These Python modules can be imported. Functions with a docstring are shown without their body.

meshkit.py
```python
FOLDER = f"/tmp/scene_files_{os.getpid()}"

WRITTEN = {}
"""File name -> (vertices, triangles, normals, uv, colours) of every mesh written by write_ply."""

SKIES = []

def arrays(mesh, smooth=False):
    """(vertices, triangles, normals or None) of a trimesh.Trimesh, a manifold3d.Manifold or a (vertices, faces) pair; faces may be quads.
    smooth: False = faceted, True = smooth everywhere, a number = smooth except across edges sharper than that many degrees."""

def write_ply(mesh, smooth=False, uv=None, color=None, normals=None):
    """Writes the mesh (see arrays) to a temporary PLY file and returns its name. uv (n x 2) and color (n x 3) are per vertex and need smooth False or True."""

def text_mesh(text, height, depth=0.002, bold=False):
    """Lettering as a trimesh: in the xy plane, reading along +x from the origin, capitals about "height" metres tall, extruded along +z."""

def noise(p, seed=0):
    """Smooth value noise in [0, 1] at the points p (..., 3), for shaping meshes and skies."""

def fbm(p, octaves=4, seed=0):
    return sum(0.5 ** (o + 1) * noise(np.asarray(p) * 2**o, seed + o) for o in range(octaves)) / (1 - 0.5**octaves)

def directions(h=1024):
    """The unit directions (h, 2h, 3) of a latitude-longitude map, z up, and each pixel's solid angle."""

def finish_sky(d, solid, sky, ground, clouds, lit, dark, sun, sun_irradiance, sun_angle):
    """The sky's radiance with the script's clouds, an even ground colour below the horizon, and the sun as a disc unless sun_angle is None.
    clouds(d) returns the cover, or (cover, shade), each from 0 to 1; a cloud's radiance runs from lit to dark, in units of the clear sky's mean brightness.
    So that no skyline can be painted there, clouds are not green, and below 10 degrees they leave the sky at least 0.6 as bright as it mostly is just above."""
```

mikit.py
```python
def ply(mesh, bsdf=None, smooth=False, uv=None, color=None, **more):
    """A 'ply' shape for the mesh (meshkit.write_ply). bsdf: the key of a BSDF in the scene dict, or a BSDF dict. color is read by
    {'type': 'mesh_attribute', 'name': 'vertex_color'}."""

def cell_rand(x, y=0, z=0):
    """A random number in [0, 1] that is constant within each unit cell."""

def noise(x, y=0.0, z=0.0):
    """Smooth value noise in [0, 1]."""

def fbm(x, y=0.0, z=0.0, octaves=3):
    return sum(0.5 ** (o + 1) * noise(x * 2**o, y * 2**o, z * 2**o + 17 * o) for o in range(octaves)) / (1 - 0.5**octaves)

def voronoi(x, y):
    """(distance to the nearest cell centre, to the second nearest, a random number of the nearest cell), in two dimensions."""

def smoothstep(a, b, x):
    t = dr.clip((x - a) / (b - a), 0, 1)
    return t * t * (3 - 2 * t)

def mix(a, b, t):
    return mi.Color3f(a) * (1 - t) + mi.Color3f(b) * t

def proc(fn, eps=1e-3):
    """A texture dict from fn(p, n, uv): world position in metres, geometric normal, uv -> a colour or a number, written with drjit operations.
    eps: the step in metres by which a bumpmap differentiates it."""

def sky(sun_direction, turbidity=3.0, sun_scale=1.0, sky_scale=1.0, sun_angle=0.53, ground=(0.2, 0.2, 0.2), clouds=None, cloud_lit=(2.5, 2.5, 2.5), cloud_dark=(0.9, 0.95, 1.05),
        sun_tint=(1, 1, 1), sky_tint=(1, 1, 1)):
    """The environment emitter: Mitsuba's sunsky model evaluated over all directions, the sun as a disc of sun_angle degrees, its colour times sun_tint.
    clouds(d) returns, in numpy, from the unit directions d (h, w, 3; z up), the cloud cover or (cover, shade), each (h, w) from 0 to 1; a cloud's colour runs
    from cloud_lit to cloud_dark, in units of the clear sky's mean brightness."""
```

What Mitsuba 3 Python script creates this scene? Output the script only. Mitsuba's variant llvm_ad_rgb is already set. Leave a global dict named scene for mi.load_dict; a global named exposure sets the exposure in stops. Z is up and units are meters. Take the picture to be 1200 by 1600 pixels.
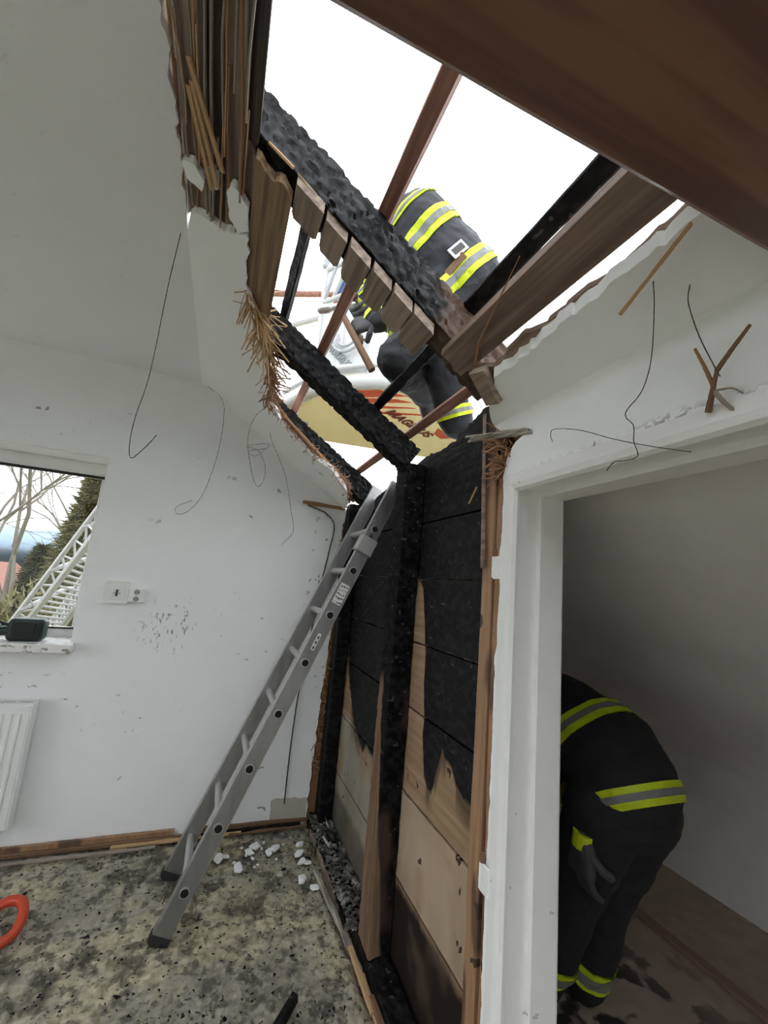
import math, random
import numpy as np, trimesh, manifold3d, shapely
import shapely.geometry as sg
import shapely.ops
import drjit as dr
import mitsuba as mi
import mikit, meshkit
from mikit import noise as N, fbm as F, voronoi as V, smoothstep as SS, mix as MX, proc

T = mi.ScalarTransform4f
rng = np.random.default_rng(7)
scene, labels = {}, {}

# ------------------------------------------------------------------ camera, sky, exposure
EYE = np.array([0, 0, 1.5])
FWD = np.array([0.3403913, 0.9239626, 0.1744332])
UP = np.array([-0.1430746, -0.1324558, 0.9808084])
scene['camera'] = {'type': 'perspective', 'fov': 2 * math.degrees(math.atan(600 / 660.64)), 'fov_axis': 'x', 'near_clip': 0.02, 'far_clip': 900.0,
                   'to_world': T().look_at(origin=EYE.tolist(), target=(EYE + FWD).tolist(), up=UP.tolist())}
scene['sky'] = mikit.sky((0.3, 0.5, 0.8), turbidity=4.0, sun_scale=0.0, sky_scale=1.0, ground=(0.16, 0.15, 0.12),
                         clouds=lambda d: (np.ones(d.shape[:2]), 0.5 * meshkit.fbm(d * 2.5, 3, 5)), cloud_lit=(2.38, 2.5, 2.62), cloud_dark=(1.85, 1.95, 2.05))
exposure = 3.85

# ------------------------------------------------------------------ helpers
def numbered(key):
    if key not in scene and key not in labels and not any(k.startswith(key + '__') for k in scene):
        return key
    i = 1
    while True:
        k = f'{key}_{i:03d}'
        if k not in scene and k not in labels and not any(q.startswith(k + '__') for q in scene):
            return k
        i += 1

def fixm(m):
    if m.volume < 0:
        m.invert()
    return m

def obj(name, mesh, bsdf, parent=None, smooth=False, **more):
    key = numbered((parent + '__' if parent else '') + name)
    scene[key] = mikit.ply(mesh, bsdf, smooth=smooth, **more) if not isinstance(mesh, dict) else mesh
    return key

def thing(name, label, cat, group=None):
    key = numbered(name)
    labels[key] = {'label': label, 'category': cat}
    if group: labels[key]['group'] = group
    return key

def one(name, mesh, bsdf, label, cat, group=None, smooth=False, kind=None):
    key = thing(name, label, cat, group)
    scene[key] = mikit.ply(mesh, bsdf, smooth=smooth)
    if kind: labels[key]['kind'] = kind
    return key

def struct(name, mesh, bsdf, label, cat, smooth=False):
    key = one(name, mesh, bsdf, label, cat, None, smooth)
    labels[key]['kind'] = 'structure'
    return key

def plab(key, label=None, kind=None):
    labels[key] = {}
    if label: labels[key]['label'] = label
    if kind: labels[key]['kind'] = kind

def cat(*ms):
    return trimesh.util.concatenate([m for m in (ms[0] if len(ms) == 1 and isinstance(ms[0], (list, tuple)) else ms)])

def box(x0, x1, y0, y1, z0, z1, bev=0.0):
    if bev > 0:
        pts = []
        for sx, a, b in ((0, x0, x1), (1, x0, x1)):
            for sy in (0, 1):
                for sz in (0, 1):
                    for k in range(3):
                        p = [x0 if sx == 0 else x1, y0 if sy == 0 else y1, z0 if sz == 0 else z1]
                        for j, s in enumerate((sx, sy, sz)):
                            if j != k:
                                p[j] += bev if s == 0 else -bev
                        pts.append(p)
        return trimesh.convex.convex_hull(np.array(pts))
    m = trimesh.creation.box(extents=(x1 - x0, y1 - y0, z1 - z0))
    m.apply_translation(((x0 + x1) / 2, (y0 + y1) / 2, (z0 + z1) / 2))
    return m

def unit(v):
    v = np.asarray(v, float)
    return v / np.linalg.norm(v)

def unit_rows(a): return a / (np.linalg.norm(a, axis=1, keepdims=True) + 1e-9)

def frame(p, q, side):
    u = unit(np.subtract(q, p)); s = np.asarray(side, float); s = unit(s - u * (s @ u)); return u, s, np.cross(u, s)

def beam(p, q, side, w, h, step=0.03, rough=0.0, freq=8.0, seed=0, ends=0.0, alli=0.0, ch=0.004, wob=0.0):
    """A timber from p to q: w along side, h across; surface worn by noise, ends broken, alligator char cracks (alli)."""
    p, q = np.asarray(p, float), np.asarray(q, float)
    u, s, t = frame(p, q, side); L = np.linalg.norm(q - p)
    n = max(2, int(round(L / step)))
    # rounded rectangular section
    m = max(1, int(round(w / step))); k = max(1, int(round(h / step)))
    sec = []
    a, b = w / 2, h / 2
    for i in range(m + 1): sec.append((-a + ch + (w - 2 * ch) * i / m, -b))
    for i in range(k + 1): sec.append((a, -b + ch + (h - 2 * ch) * i / k))
    for i in range(m + 1): sec.append((a - ch - (w - 2 * ch) * i / m, b))
    for i in range(k + 1): sec.append((-a, b - ch - (h - 2 * ch) * i / k))
    sec = np.array(sec); c = len(sec)
    tt = np.linspace(0, L, n + 1)
    P = p + tt[:, None, None] * u + sec[None, :, 0:1] * s + sec[None, :, 1:2] * t
    nrm = (sec[:, 0:1] / a) ** 5 * s / 1.0 + (sec[:, 1:2] / b) ** 5 * t
    nrm /= np.linalg.norm(nrm, axis=1, keepdims=True)
    if rough or alli or wob:
        loc = np.stack([np.broadcast_to(tt[:, None], P.shape[:2]), np.broadcast_to(sec[None, :, 0], P.shape[:2]), np.broadcast_to(sec[None, :, 1], P.shape[:2])], -1)
        d = rough * (2 * meshkit.fbm(loc * np.array([freq * .5, freq, freq]), 4, seed) - 1.1)
        if alli:
            g = worley(loc * np.array([20, 30, 30]), seed)
            d = d - alli * np.clip(1 - g / 0.22, 0, 1) + .08 * alli * np.clip(g, 0, 1)
        P = P + nrm[None] * d[..., None]
        if wob:
            ww = (meshkit.fbm(np.stack([tt * 1.7, tt * 0, tt * 0], -1), 2, seed + 9) - .5) * 2 * wob
            P = P + ww[:, None, None] * s
    if ends:
        for e, sg_ in ((0, 1), (n, -1)):
            j = ends * meshkit.fbm(np.c_[sec * 30, np.full(c, e + .5)], 2, seed + 3)
            P[e] += sg_ * j[:, None] * u
    v = P.reshape(-1, 3)
    i, j = np.meshgrid(np.arange(n), np.arange(c), indexing='ij')
    qd = np.stack([i * c + j, i * c + (j + 1) % c, (i + 1) * c + (j + 1) % c, (i + 1) * c + j], -1).reshape(-1, 4)
    f = np.vstack([qd[:, [0, 1, 2]], qd[:, [0, 2, 3]]])
    v = np.vstack([v, P[0].mean(0), P[-1].mean(0)]); A = len(v) - 2
    f = np.vstack([f, [[A, (j + 1) % c, j] for j in range(c)], [[A + 1, n * c + j, n * c + (j + 1) % c] for j in range(c)]])
    return fixm(trimesh.Trimesh(v, f, process=False))

def worley(p, seed=0):
    """second-nearest minus nearest cell distance, numpy"""
    p = np.asarray(p, float); i = np.floor(p).astype(np.int64)
    f1 = np.full(p.shape[:-1], 9.0); f2 = f1.copy()
    for o in np.ndindex(3, 3, 3):
        c = i + np.array(o) - 1
        h = (c[..., 0] * 374761393 + c[..., 1] * 668265263 + c[..., 2] * 2147483647 + seed * 144665) & 0xFFFFFFFF
        r = []
        for k in range(3):
            h = ((h ^ (h >> 13)) * 1274126177 + k * 97) & 0xFFFFFFFF
            r.append((h & 0xFFFF) / 65535.0)
        d = np.linalg.norm(c + np.stack(r, -1) - p, axis=-1)
        f2 = np.where(d < f1, f1, np.minimum(f2, d)); f1 = np.minimum(f1, d)
    return f2 - f1

def tube(pts, r, sides=6):
    pts = np.asarray(pts, float)
    rr = np.broadcast_to(np.asarray(r, float), (len(pts),))
    t = np.gradient(pts, axis=0); t /= np.linalg.norm(t, axis=1, keepdims=True) + 1e-12
    a = np.cross(t, np.where(np.abs(t[:, 2:]) < 0.9, [0, 0, 1.0], [1.0, 0, 0])); a /= np.linalg.norm(a, axis=1, keepdims=True) + 1e-12
    for k in range(1, len(a)):
        if a[k] @ a[k - 1] < 0: a[k] = -a[k]
    b = np.cross(t, a); g = np.arange(sides) * 2 * np.pi / sides
    v = (pts[:, None] + rr[:, None, None] * (np.cos(g)[None, :, None] * a[:, None] + np.sin(g)[None, :, None] * b[:, None])).reshape(-1, 3)
    i, j = np.meshgrid(np.arange(len(pts) - 1), np.arange(sides), indexing='ij')
    q = np.stack([i * sides + j, i * sides + (j + 1) % sides, (i + 1) * sides + (j + 1) % sides, (i + 1) * sides + j], -1).reshape(-1, 4)
    f = np.vstack([q[:, [0, 1, 2]], q[:, [0, 2, 3]]])
    n = len(v); v = np.vstack([v, pts[0], pts[-1]]); e = (len(pts) - 1) * sides
    f = np.vstack([f, [[n, (k + 1) % sides, k] for k in range(sides)], [[n + 1, e + k, e + (k + 1) % sides] for k in range(sides)]])
    return trimesh.Trimesh(v, f, process=False)

def curve(pts, n=40):
    """Catmull-Rom through pts."""
    p = np.asarray(pts, float); p = np.vstack([2 * p[0] - p[1], p, 2 * p[-1] - p[-2]]); out = []
    m = max(2, n // (len(p) - 3))
    for i in range(1, len(p) - 2):
        for t in np.linspace(0, 1, m, endpoint=False):
            a, b, c, d = p[i - 1:i + 3]
            out.append(.5 * (2 * b + (c - a) * t + (2 * a - 5 * b + 4 * c - d) * t * t + (3 * b - a - 3 * c + d) * t ** 3))
    return np.array(out + [p[-2]])

def ragged(pts, step=0.03, amp=0.012, seed=0):
    """a torn outline through pts: small breaks of uneven size, a few larger bites"""
    p = np.asarray(pts, float); step = min(step * .5, .014); out = [p[0]]; r = np.random.default_rng(seed); s = 0.0
    for a, b in zip(p[:-1], p[1:]):
        L = np.linalg.norm(b - a); n = max(1, int(L / step)); d = unit(b - a); nn = np.array([-d[1], d[0]])
        for k in range(1, n):
            if r.random() < .25: continue
            q = s + L * k / n
            w = amp * (3.0 * (float(meshkit.fbm(np.array([q * 22, seed * 3.7, 0.]), 3, seed)) - .5) + r.normal(0, .28))
            out.append(a + (b - a) * (k + r.uniform(-.3, .3)) / n + nn * w)
        out.append(b); s += L
    return [tuple(x) for x in out]

def sheet(poly, thick, fn):
    """Extrude the shapely polygon (u, v) by thick and map (u, v, t) -> (x, y, z) affinely."""
    if not poly.is_valid: poly = poly.buffer(0)
    ms = [trimesh.creation.extrude_polygon(g, thick, engine='earcut') for g in getattr(poly, 'geoms', [poly])]
    m = cat(ms)
    m.vertices = np.stack(fn(*m.vertices.T), -1)
    return fixm(trimesh.Trimesh(m.vertices, m.faces, process=False))

def rough_box(x0, x1, y0, y1, z0, z1, step, amp, freq, seed=0):
    """an axis-aligned block with uneven faces"""
    d = (x1 - x0, y1 - y0, z1 - z0); k = int(np.argmax(d)); c = [(x0 + x1) / 2, (y0 + y1) / 2, (z0 + z1) / 2]
    p, q = list(c), list(c); p[k] -= d[k] / 2; q[k] += d[k] / 2
    o = [i for i in range(3) if i != k]; side = [0, 0, 0]; side[o[0]] = 1
    return beam(p, q, side, d[o[0]], d[o[1]], step, amp, freq, seed)

MF = manifold3d.Manifold
def hullm(*prs):
    ms = [MF.sphere(r, 20).translate(list(map(float, p))) for p, r in prs]
    return MF.batch_hull(ms)

def body(bones, length=0.03, smooth=12):
    m = MF()
    for b in bones: m = m + hullm(*b)
    m = m.refine_to_length(length); a = m.to_mesh()
    t = trimesh.Trimesh(a.vert_properties[:, :3], a.tri_verts, process=True)
    if smooth: trimesh.smoothing.filter_taubin(t, iterations=smooth)
    return t

def wrinkle(m, amp, freq, seed):
    m.vertices = m.vertices + m.vertex_normals * (amp * (2 * meshkit.fbm(m.vertices * freq, 3, seed) - 1))[:, None]
    return m

def band(m, c, n, w, off):
    """A strip of the surface m between two planes about c along n, lifted by off and given a thickness."""
    c, n = np.asarray(c, float), unit(n)
    s = trimesh.Trimesh(m.vertices + m.vertex_normals * off, m.faces, process=False)
    s = s.slice_plane(c - n * w / 2, n).slice_plane(c + n * w / 2, -n)
    s.merge_vertices()
    o = s.copy(); o.vertices = o.vertices - o.vertex_normals * (off * .8)
    o.invert()
    return cat(s, o)

def near_only(m, c, r):
    """keep the connected piece of m nearest to c within r"""
    ps = m.split(only_watertight=False)
    ps = [p for p in ps if np.linalg.norm(p.vertices - c, axis=1).max() < r]
    return cat(ps) if ps else m

# roof slope: plaster underside of the pitched ceiling
SL = 0.67
def zp(x): return 2.72 - SL * (x + 0.29)
def on_slope(off):
    return lambda u, v, t: (u, v, zp(u) + off + t)

# ------------------------------------------------------------------ materials
def principled(col, rough=0.6, bump=None, bs=0.002, eps=1e-3, **more):
    b = {'type': 'principled', 'base_color': col if isinstance(col, dict) else {'type': 'rgb', 'value': list(col)}, 'roughness': rough, 'specular': more.pop('specular', 0.4), **more}
    if bump is not None:
        b = {'type': 'bumpmap', 'tex': proc(bump, eps), 'scale': bs, 'bsdf': b}
    return {'type': 'twosided', 'bsdf': b}

def c3(*v): return mi.Color3f(*v)
def spots(u, v, sc, dens, rad):
    """small irregular specks of dirt"""
    uu, vv = u * sc + 1.2 * F(u * sc * 2.1, v * sc * 2.1, 4.0, 2), v * sc
    a, b, r = V(uu, vv)
    return dr.select((r < dens) & (a < rad * (0.4 + 8 * r)), 1.0, 0.0)

def plaster_col(p, n, uv):
    u, v = p.x + p.y * 0.83, p.z + p.y * 0.37
    base = 0.80 + 0.05 * (F(p.x * 3, p.y * 3, p.z * 3, 4) - .5)
    c = c3(base * .985, base * 0.998, base)
    dirt = spots(u, v, 9.0, 0.07, 0.16) * SS(.45, .62, F(u * 1.7, v * 1.7, 9.0, 2))
    dirt = dr.select(p.z < 2.4, dirt, 0.0)
    fine = dr.select(p.z < 2.5, 1.0, .15) * spots(u + 5, v, 30.0, 0.06, 0.22) * SS(.5, .6, F(u * 1.1, v * 2.3, 3.0, 2))
    c = MX(c, c3(.22, .2, .18), .75 * dirt)
    c = MX(c, c3(.27, .25, .23), .7 * fine)
    pz = p.z - 1.842 - .03 * (F(p.y * 4, 3.0, 0.0, 3) - .5)
    peel = dr.select((dr.abs(p.x - .735) < .02) & (p.y < 1.0), SS(.03, .0, dr.abs(pz)) * SS(.52, .6, F(p.y * 110, p.z * 150, 1.0, 3)), 0.0)
    c = MX(c, c3(.24, .23, .21), .8 * peel)
    reg = SS(.54, .6, p.x) * SS(.78, .7, p.x) * SS(1.15, 1.3, p.z) * SS(1.97, 1.9, p.z) * SS(2.8, 2.85, p.y)
    c = MX(c, c3(.16, .15, .14), .8 * reg * spots(p.x, p.z * .7, 34.0, .22, .16))
    reg2 = SS(.22, .05, dr.sqrt(dr.square(p.x + .24) + dr.square(p.z - 1.16))) * SS(2.8, 2.85, p.y)
    return MX(c, c3(.2, .18, .16), .8 * reg2 * SS(.69, .74, F(p.x * 75, p.z * 40, 2.0, 3)))
def plaster_bump(p, n, uv): return F(p.x * 60, p.y * 60, p.z * 60, 3) + 2.5 * F(p.x * 7, p.y * 7, p.z * 7, 2)
scene['plaster'] = principled(proc(plaster_col), .75, plaster_bump, .0011)
scene['plaster_raw'] = principled((.45, .42, .37), .9)
scene['white_paint'] = principled(proc(lambda p, n, uv: MX(c3(.74, .735, .72), c3(.35, .33, .3), .7 * spots(p.x + p.y, p.z, 34.0, .04, .2))), .38, lambda p, n, uv: F(p.x * 25, p.y * 25, p.z * 9, 3), .0012)
scene['white_plastic'] = principled((.72, .72, .7), .35)
scene['radiator_white'] = principled((.74, .75, .74), .3)
scene['sill_white'] = principled(proc(lambda p, n, uv: MX(c3(.75, .75, .74), c3(.22, .2, .18), .85 * dr.maximum(spots(p.x * 2 + p.z, p.y * 6 + p.z * 3, 16.0, .3, .25), SS(.62, .7, F(p.x * 30, p.y * 90, p.z * 30, 3))))), .45)

def char_col(p, n, uv):
    g = F(p.x * 40, p.y * 40, p.z * 40, 3)
    c = MX(c3(.0035, .0035, .0038), c3(.013, .013, .014), SS(.35, .75, g))
    return MX(c, c3(.10, .095, .09), SS(.84, .90, N(p.x * 55, p.y * 55, p.z * 55)) * .4)
def char_bump(p, n, uv): return F(p.x * 45, p.y * 45, p.z * 45, 4)
scene['char'] = principled(proc(char_col), .55, char_bump, .007, specular=.14)
# rafter: charred along most of its length, scorched brown at the foot
def rafter_col(p, n, uv):
    w = SS(.44, .54, p.x + .22 * (F(p.x * 5, p.y * 12, p.z * 12, 3) - .5)) * SS(.0, .25, 1.25 - p.y) 
    grain = F(p.x * 9 + p.z * 9, p.y * 70, (p.z + p.x * .67) * 70, 3)
    brown = MX(c3(.055, .035, .026), c3(.13, .085, .062), grain)
    return MX(char_col(p, n, uv), brown, w * SS(.3, .5, F(p.x * 6, p.y * 9, p.z * 9, 3) + .12))
scene['rafter_wood'] = principled(proc(rafter_col), .5, char_bump, .005, specular=.2)

def wood(col0, col1, ax, f=70.0, red=0):
    def fn(p, n, uv):
        q = [p.x * f, p.y * f, p.z * f]
        q['xyz'.index(ax)] = q['xyz'.index(ax)] * .06
        return MX(c3(*col0), c3(*col1), SS(.25, .75, F(*q, 3)))
    return fn
def grain_bump(ax, f=90.0):
    def fn(p, n, uv):
        q = [p.x * f, p.y * f, p.z * f]
        q['xyz'.index(ax)] = q['xyz'.index(ax)] * .07
        return F(*q, 3)
    return fn
gy, gz, gx = grain_bump('y'), grain_bump('z'), grain_bump('x')
scene['collar_wood'] = principled(proc(wood((.095, .046, .030), (.165, .080, .050), 'x', 60)), .38, gx, .0012)
scene['lath_wood'] = principled(proc(wood((.17, .075, .055), (.30, .15, .105), 'y')), .6, gy, .002)
scene['old_board'] = principled(proc(wood((.13, .095, .07), (.27, .20, .145), 'y', 60)), .75, gy, .003)
scene['stub_board'] = principled(proc(wood((.16, .12, .095), (.33, .26, .20), 'y', 60)), .75, gy, .003)
scene['dark_board'] = principled(proc(wood((.025, .02, .018), (.085, .065, .052), 'y', 50)), .7, gy, .003)
scene['brown_board'] = principled(proc(wood((.12, .08, .058), (.25, .17, .125), 'y', 60)), .6, gy, .002)
scene['amber_board'] = principled(proc(wood((.12, .075, .04), (.27, .175, .095), 'y', 60)), .65, gy, .003)
scene['straw'] = principled((.44, .285, .15), .7)
scene['straw_brown'] = principled((.27, .145, .072), .75)
scene['straw_grey'] = principled((.26, .22, .185), .8)
scene['stick_grey'] = principled(proc(wood((.18, .16, .14), (.42, .38, .33), 'y', 120)), .7, gy, .004)
scene['stick_brown'] = principled((.16, .09, .05), .7)

def pw(x, pts):
    """piecewise linear function of x through pts (ascending)"""
    r = mi.Float(pts[0][1])
    for (x0, y0), (x1, y1) in zip(pts[:-1], pts[1:]):
        r = dr.select(x >= x0, y0 + (y1 - y0) * dr.clip((x - x0) / (x1 - x0), 0, 1), r)
    return r
EDGE1 = [(1.10, 1.30), (1.262, 1.20), (1.275, .87), (1.295, .81), (1.39, .835), (1.42, .885), (1.47, .90), (1.495, .915), (1.515, .86), (1.555, .745), (1.585, .735), (1.62, .77), (1.645, .86), (1.67, 1.05), (1.68, 1.24), (1.715, 1.40), (1.74, 1.52), (1.80, 1.56), (2.1, 1.56)]
EDGE2 = [(2.1, .62), (2.29, .655), (2.35, .60), (2.45, .65), (2.56, .70), (2.62, .78), (2.69, .87), (2.9, 1.30)]
def plank_col(p, n, uv):
    y = p.y + .018 * (F(p.y * 14, p.z * 14, 2.0, 3) - .5)
    z = p.z + .05 * (F(p.y * 16, p.z * 5, 7.0, 3) - .5)
    e = dr.select(y < 1.95, pw(y, EDGE1), pw(y, EDGE2))
    ch = SS(-.012, .02, z - e)
    grain = F(p.x * 50, p.y * 3.5, p.z * 55, 3)
    blot = F(p.y * 5, p.z * 5, 1.0, 3)
    tan = MX(c3(.21, .135, .075), c3(.38, .265, .165), grain)
    pale = MX(c3(.28, .20, .135), c3(.50, .385, .28), F(p.y * 9, p.z * 4, 5.0, 3))
    grey = MX(c3(.20, .18, .14), c3(.36, .33, .27), F(p.y * 9, p.z * 4, 5.0, 3))
    row2 = dr.select((p.z < .655) & (p.z > .325), 1.0, 0.0)
    c = MX(tan, dr.select(p.y < 1.95, pale, grey), row2 * SS(.25, .55, blot + .12))
    c = dr.select((p.y > 1.95) & (p.z < .69) & (row2 < .5), grey, c)
    low = dr.select(p.y < 1.95, SS(.0, .05, .335 - z) * (1 - .55 * SS(1.22, 1.16, y + .1 * (blot - .5))), SS(.0, .06, .26 - z) * .6)
    c = MX(c, MX(c3(.022, .016, .014), c3(.10, .07, .05), SS(.55, .8, blot)), low)
    holes = spots(p.y, p.z * .55, 24.0, .06, .22)
    c = MX(c, c3(.03, .02, .015), holes * .9)
    c = MX(c, c3(.07, .04, .025), .85 * SS(.1, .0, e - z) * (1 - ch) * SS(.35, .6, F(p.y * 12, p.z * 6, 3.0, 3)))
    return MX(c, char_col(p, n, uv) + c3(.005, .005, .005), ch)
def plank_bump(p, n, uv):
    return F(p.x * 40, p.y * 5, p.z * 60, 3) + .7 * F(p.x * 30, p.y * 30, p.z * 30, 3)
scene['plank_wood'] = principled(proc(plank_col), .55, plank_bump, .003, specular=.1)
# upright posts: charred with bare brown wood where the fire did not reach
def post_col(p, n, uv):
    grain = F(p.x * 60, p.y * 60, p.z * 4, 3)
    brown = MX(c3(.085, .05, .032), c3(.26, .165, .105), grain)
    lim = 1.10 + .35 * (F(p.x * 10, p.y * 10, p.z * 3, 3) - .5) - 7.0 * dr.maximum(1.885 - p.y, 0.0) - 8.0 * dr.maximum(p.x - .765, 0.0)
    ch = SS(-.08, .05, p.z - lim)
    return MX(brown, MX(char_col(p, n, uv), c3(.05, .032, .025), SS(.5, .7, F(p.x * 9, p.y * 9, p.z * 3.0, 3)) * SS(1.5, .9, p.z)), ch)
scene['post_wood'] = principled(proc(post_col), .6, gz, .004, specular=.06)
def stud_col(p, n, uv):
    grain = F(p.x * 70, p.y * 70, p.z * 4, 3)
    brown = MX(c3(.20, .105, .055), c3(.40, .235, .13), grain)
    lim = 1.86 + .25 * (F(p.x * 12, p.y * 12, p.z * 3, 3) - .5)
    ch = dr.maximum(SS(-.05, .1, p.z - lim), SS(.60, .68, F(p.x * 9, p.y * 14, p.z * 3.1, 3)) * .75)
    kn = spots(p.y, p.z * .6, 16.0, .12, .2)
    return MX(MX(brown, c3(.04, .025, .018), kn * .9), c3(.05, .03, .022), ch)
scene['stud_wood'] = principled(proc(stud_col), .55, gz, .003)

def floor_col(p, n, uv):
    x, y = p.x, p.y
    a = F(x * 2.3, y * 2.3, 1.0, 4); b = F(x * 14, y * 14, 2.0, 4); c_ = F(x * 55, y * 55, 3.0, 3)
    pale = MX(c3(.40, .37, .27), c3(.56, .53, .42), b)
    grey = MX(c3(.21, .20, .18), c3(.40, .385, .35), b)
    c = MX(pale, grey, SS(.36, .62, a + .3 * (b - .5)))
    c = MX(c, c3(.06, .056, .05), .75 * SS(.52, .70, F(x * 11, y * 11, 5.0, 5)))
    c = MX(c, c3(.05, .047, .043), .6 * SS(.56, .68, F(x * 30, y * 30, 6.0, 4)))
    c = MX(c, c3(.025, .024, .022), .85 * SS(.66, .76, F(x * 85, y * 85, 8.0, 3)) * SS(.4, .6, F(x * 6, y * 6, 2.0, 3)))
    c = MX(c, c3(.42, .39, .30), .45 * SS(.60, .76, F(x * 70 + 7, y * 60, 4.0, 3)))
    return c * c3(.90, .87, .80) * (0.55 + .9 * c_)
def floor_bump(p, n, uv): return F(p.x * 40, p.y * 40, 1.0, 4)
scene['burnt_floor'] = principled(proc(floor_col), .85, floor_bump, .010, specular=.25)
scene['storage_floor'] = principled(proc(lambda p, n, uv: MX(MX(c3(.30, .235, .19), c3(.42, .34, .28), F(p.x * 20, p.y * 20, 0.0, 4)), c3(.03, .027, .025), SS(.58, .68, F(p.x * 9, p.y * 9, 3.0, 4)) * SS(2.3, 1.7, p.x))), .8)
scene['storage_wall'] = principled(proc(lambda p, n, uv: c3(.74, .73, .71) * (.88 + .24 * F(p.x * 4, p.y * 4, p.z * 4, 4))), .8)
scene['batten_red'] = principled((.27, .18, .15), .6)

scene['aluminium'] = principled(proc(lambda p, n, uv: c3(.30, .30, .295) * (.72 + .45 * F(p.x * 30, p.y * 60, p.z * 4, 3))), .42, None, metallic=.75)
scene['alu_rung'] = principled((.5, .5, .49), .4, metallic=.7)
scene['black_rubber'] = principled((.02, .02, .02), .7)
scene['hole_black'] = principled((.006, .006, .006), .9)
scene['sticker'] = principled((.62, .62, .6), .5)
scene['dark_print'] = principled((.05, .05, .05), .6)
scene['steel'] = principled((.5, .5, .5), .35, metallic=.8)
scene['wire_dark'] = principled((.07, .065, .06), .5)
scene['red_plastic'] = principled((.50, .06, .025), .35)
scene['device_green'] = principled((.012, .028, .026), .35)
scene['device_screen'] = principled((.008, .010, .012), .12)

scene['suit'] = principled(proc(lambda p, n, uv: c3(.012, .0125, .015) * (.7 + .7 * F(p.x * 30, p.y * 30, p.z * 30, 3))), .85, lambda p, n, uv: F(p.x * 14, p.y * 14, p.z * 14, 3), .02, sheen=.6)
scene['suit_grey'] = principled(proc(lambda p, n, uv: c3(.030, .032, .037) * (.7 + .7 * F(p.x * 30, p.y * 30, p.z * 30, 3))), .85, lambda p, n, uv: F(p.x * 14, p.y * 14, p.z * 14, 3), .02, sheen=.6)
scene['hivis'] = principled((.50, .60, .015), .5)
scene['reflector'] = principled((.17, .175, .17), .45)
scene['glove'] = principled((.05, .05, .055), .7)
scene['boot_leather'] = principled((.014, .013, .013), .45)
scene['skin'] = principled((.45, .28, .21), .5)
scene['helmet_paint'] = principled((.55, .60, .05), .25)

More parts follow.
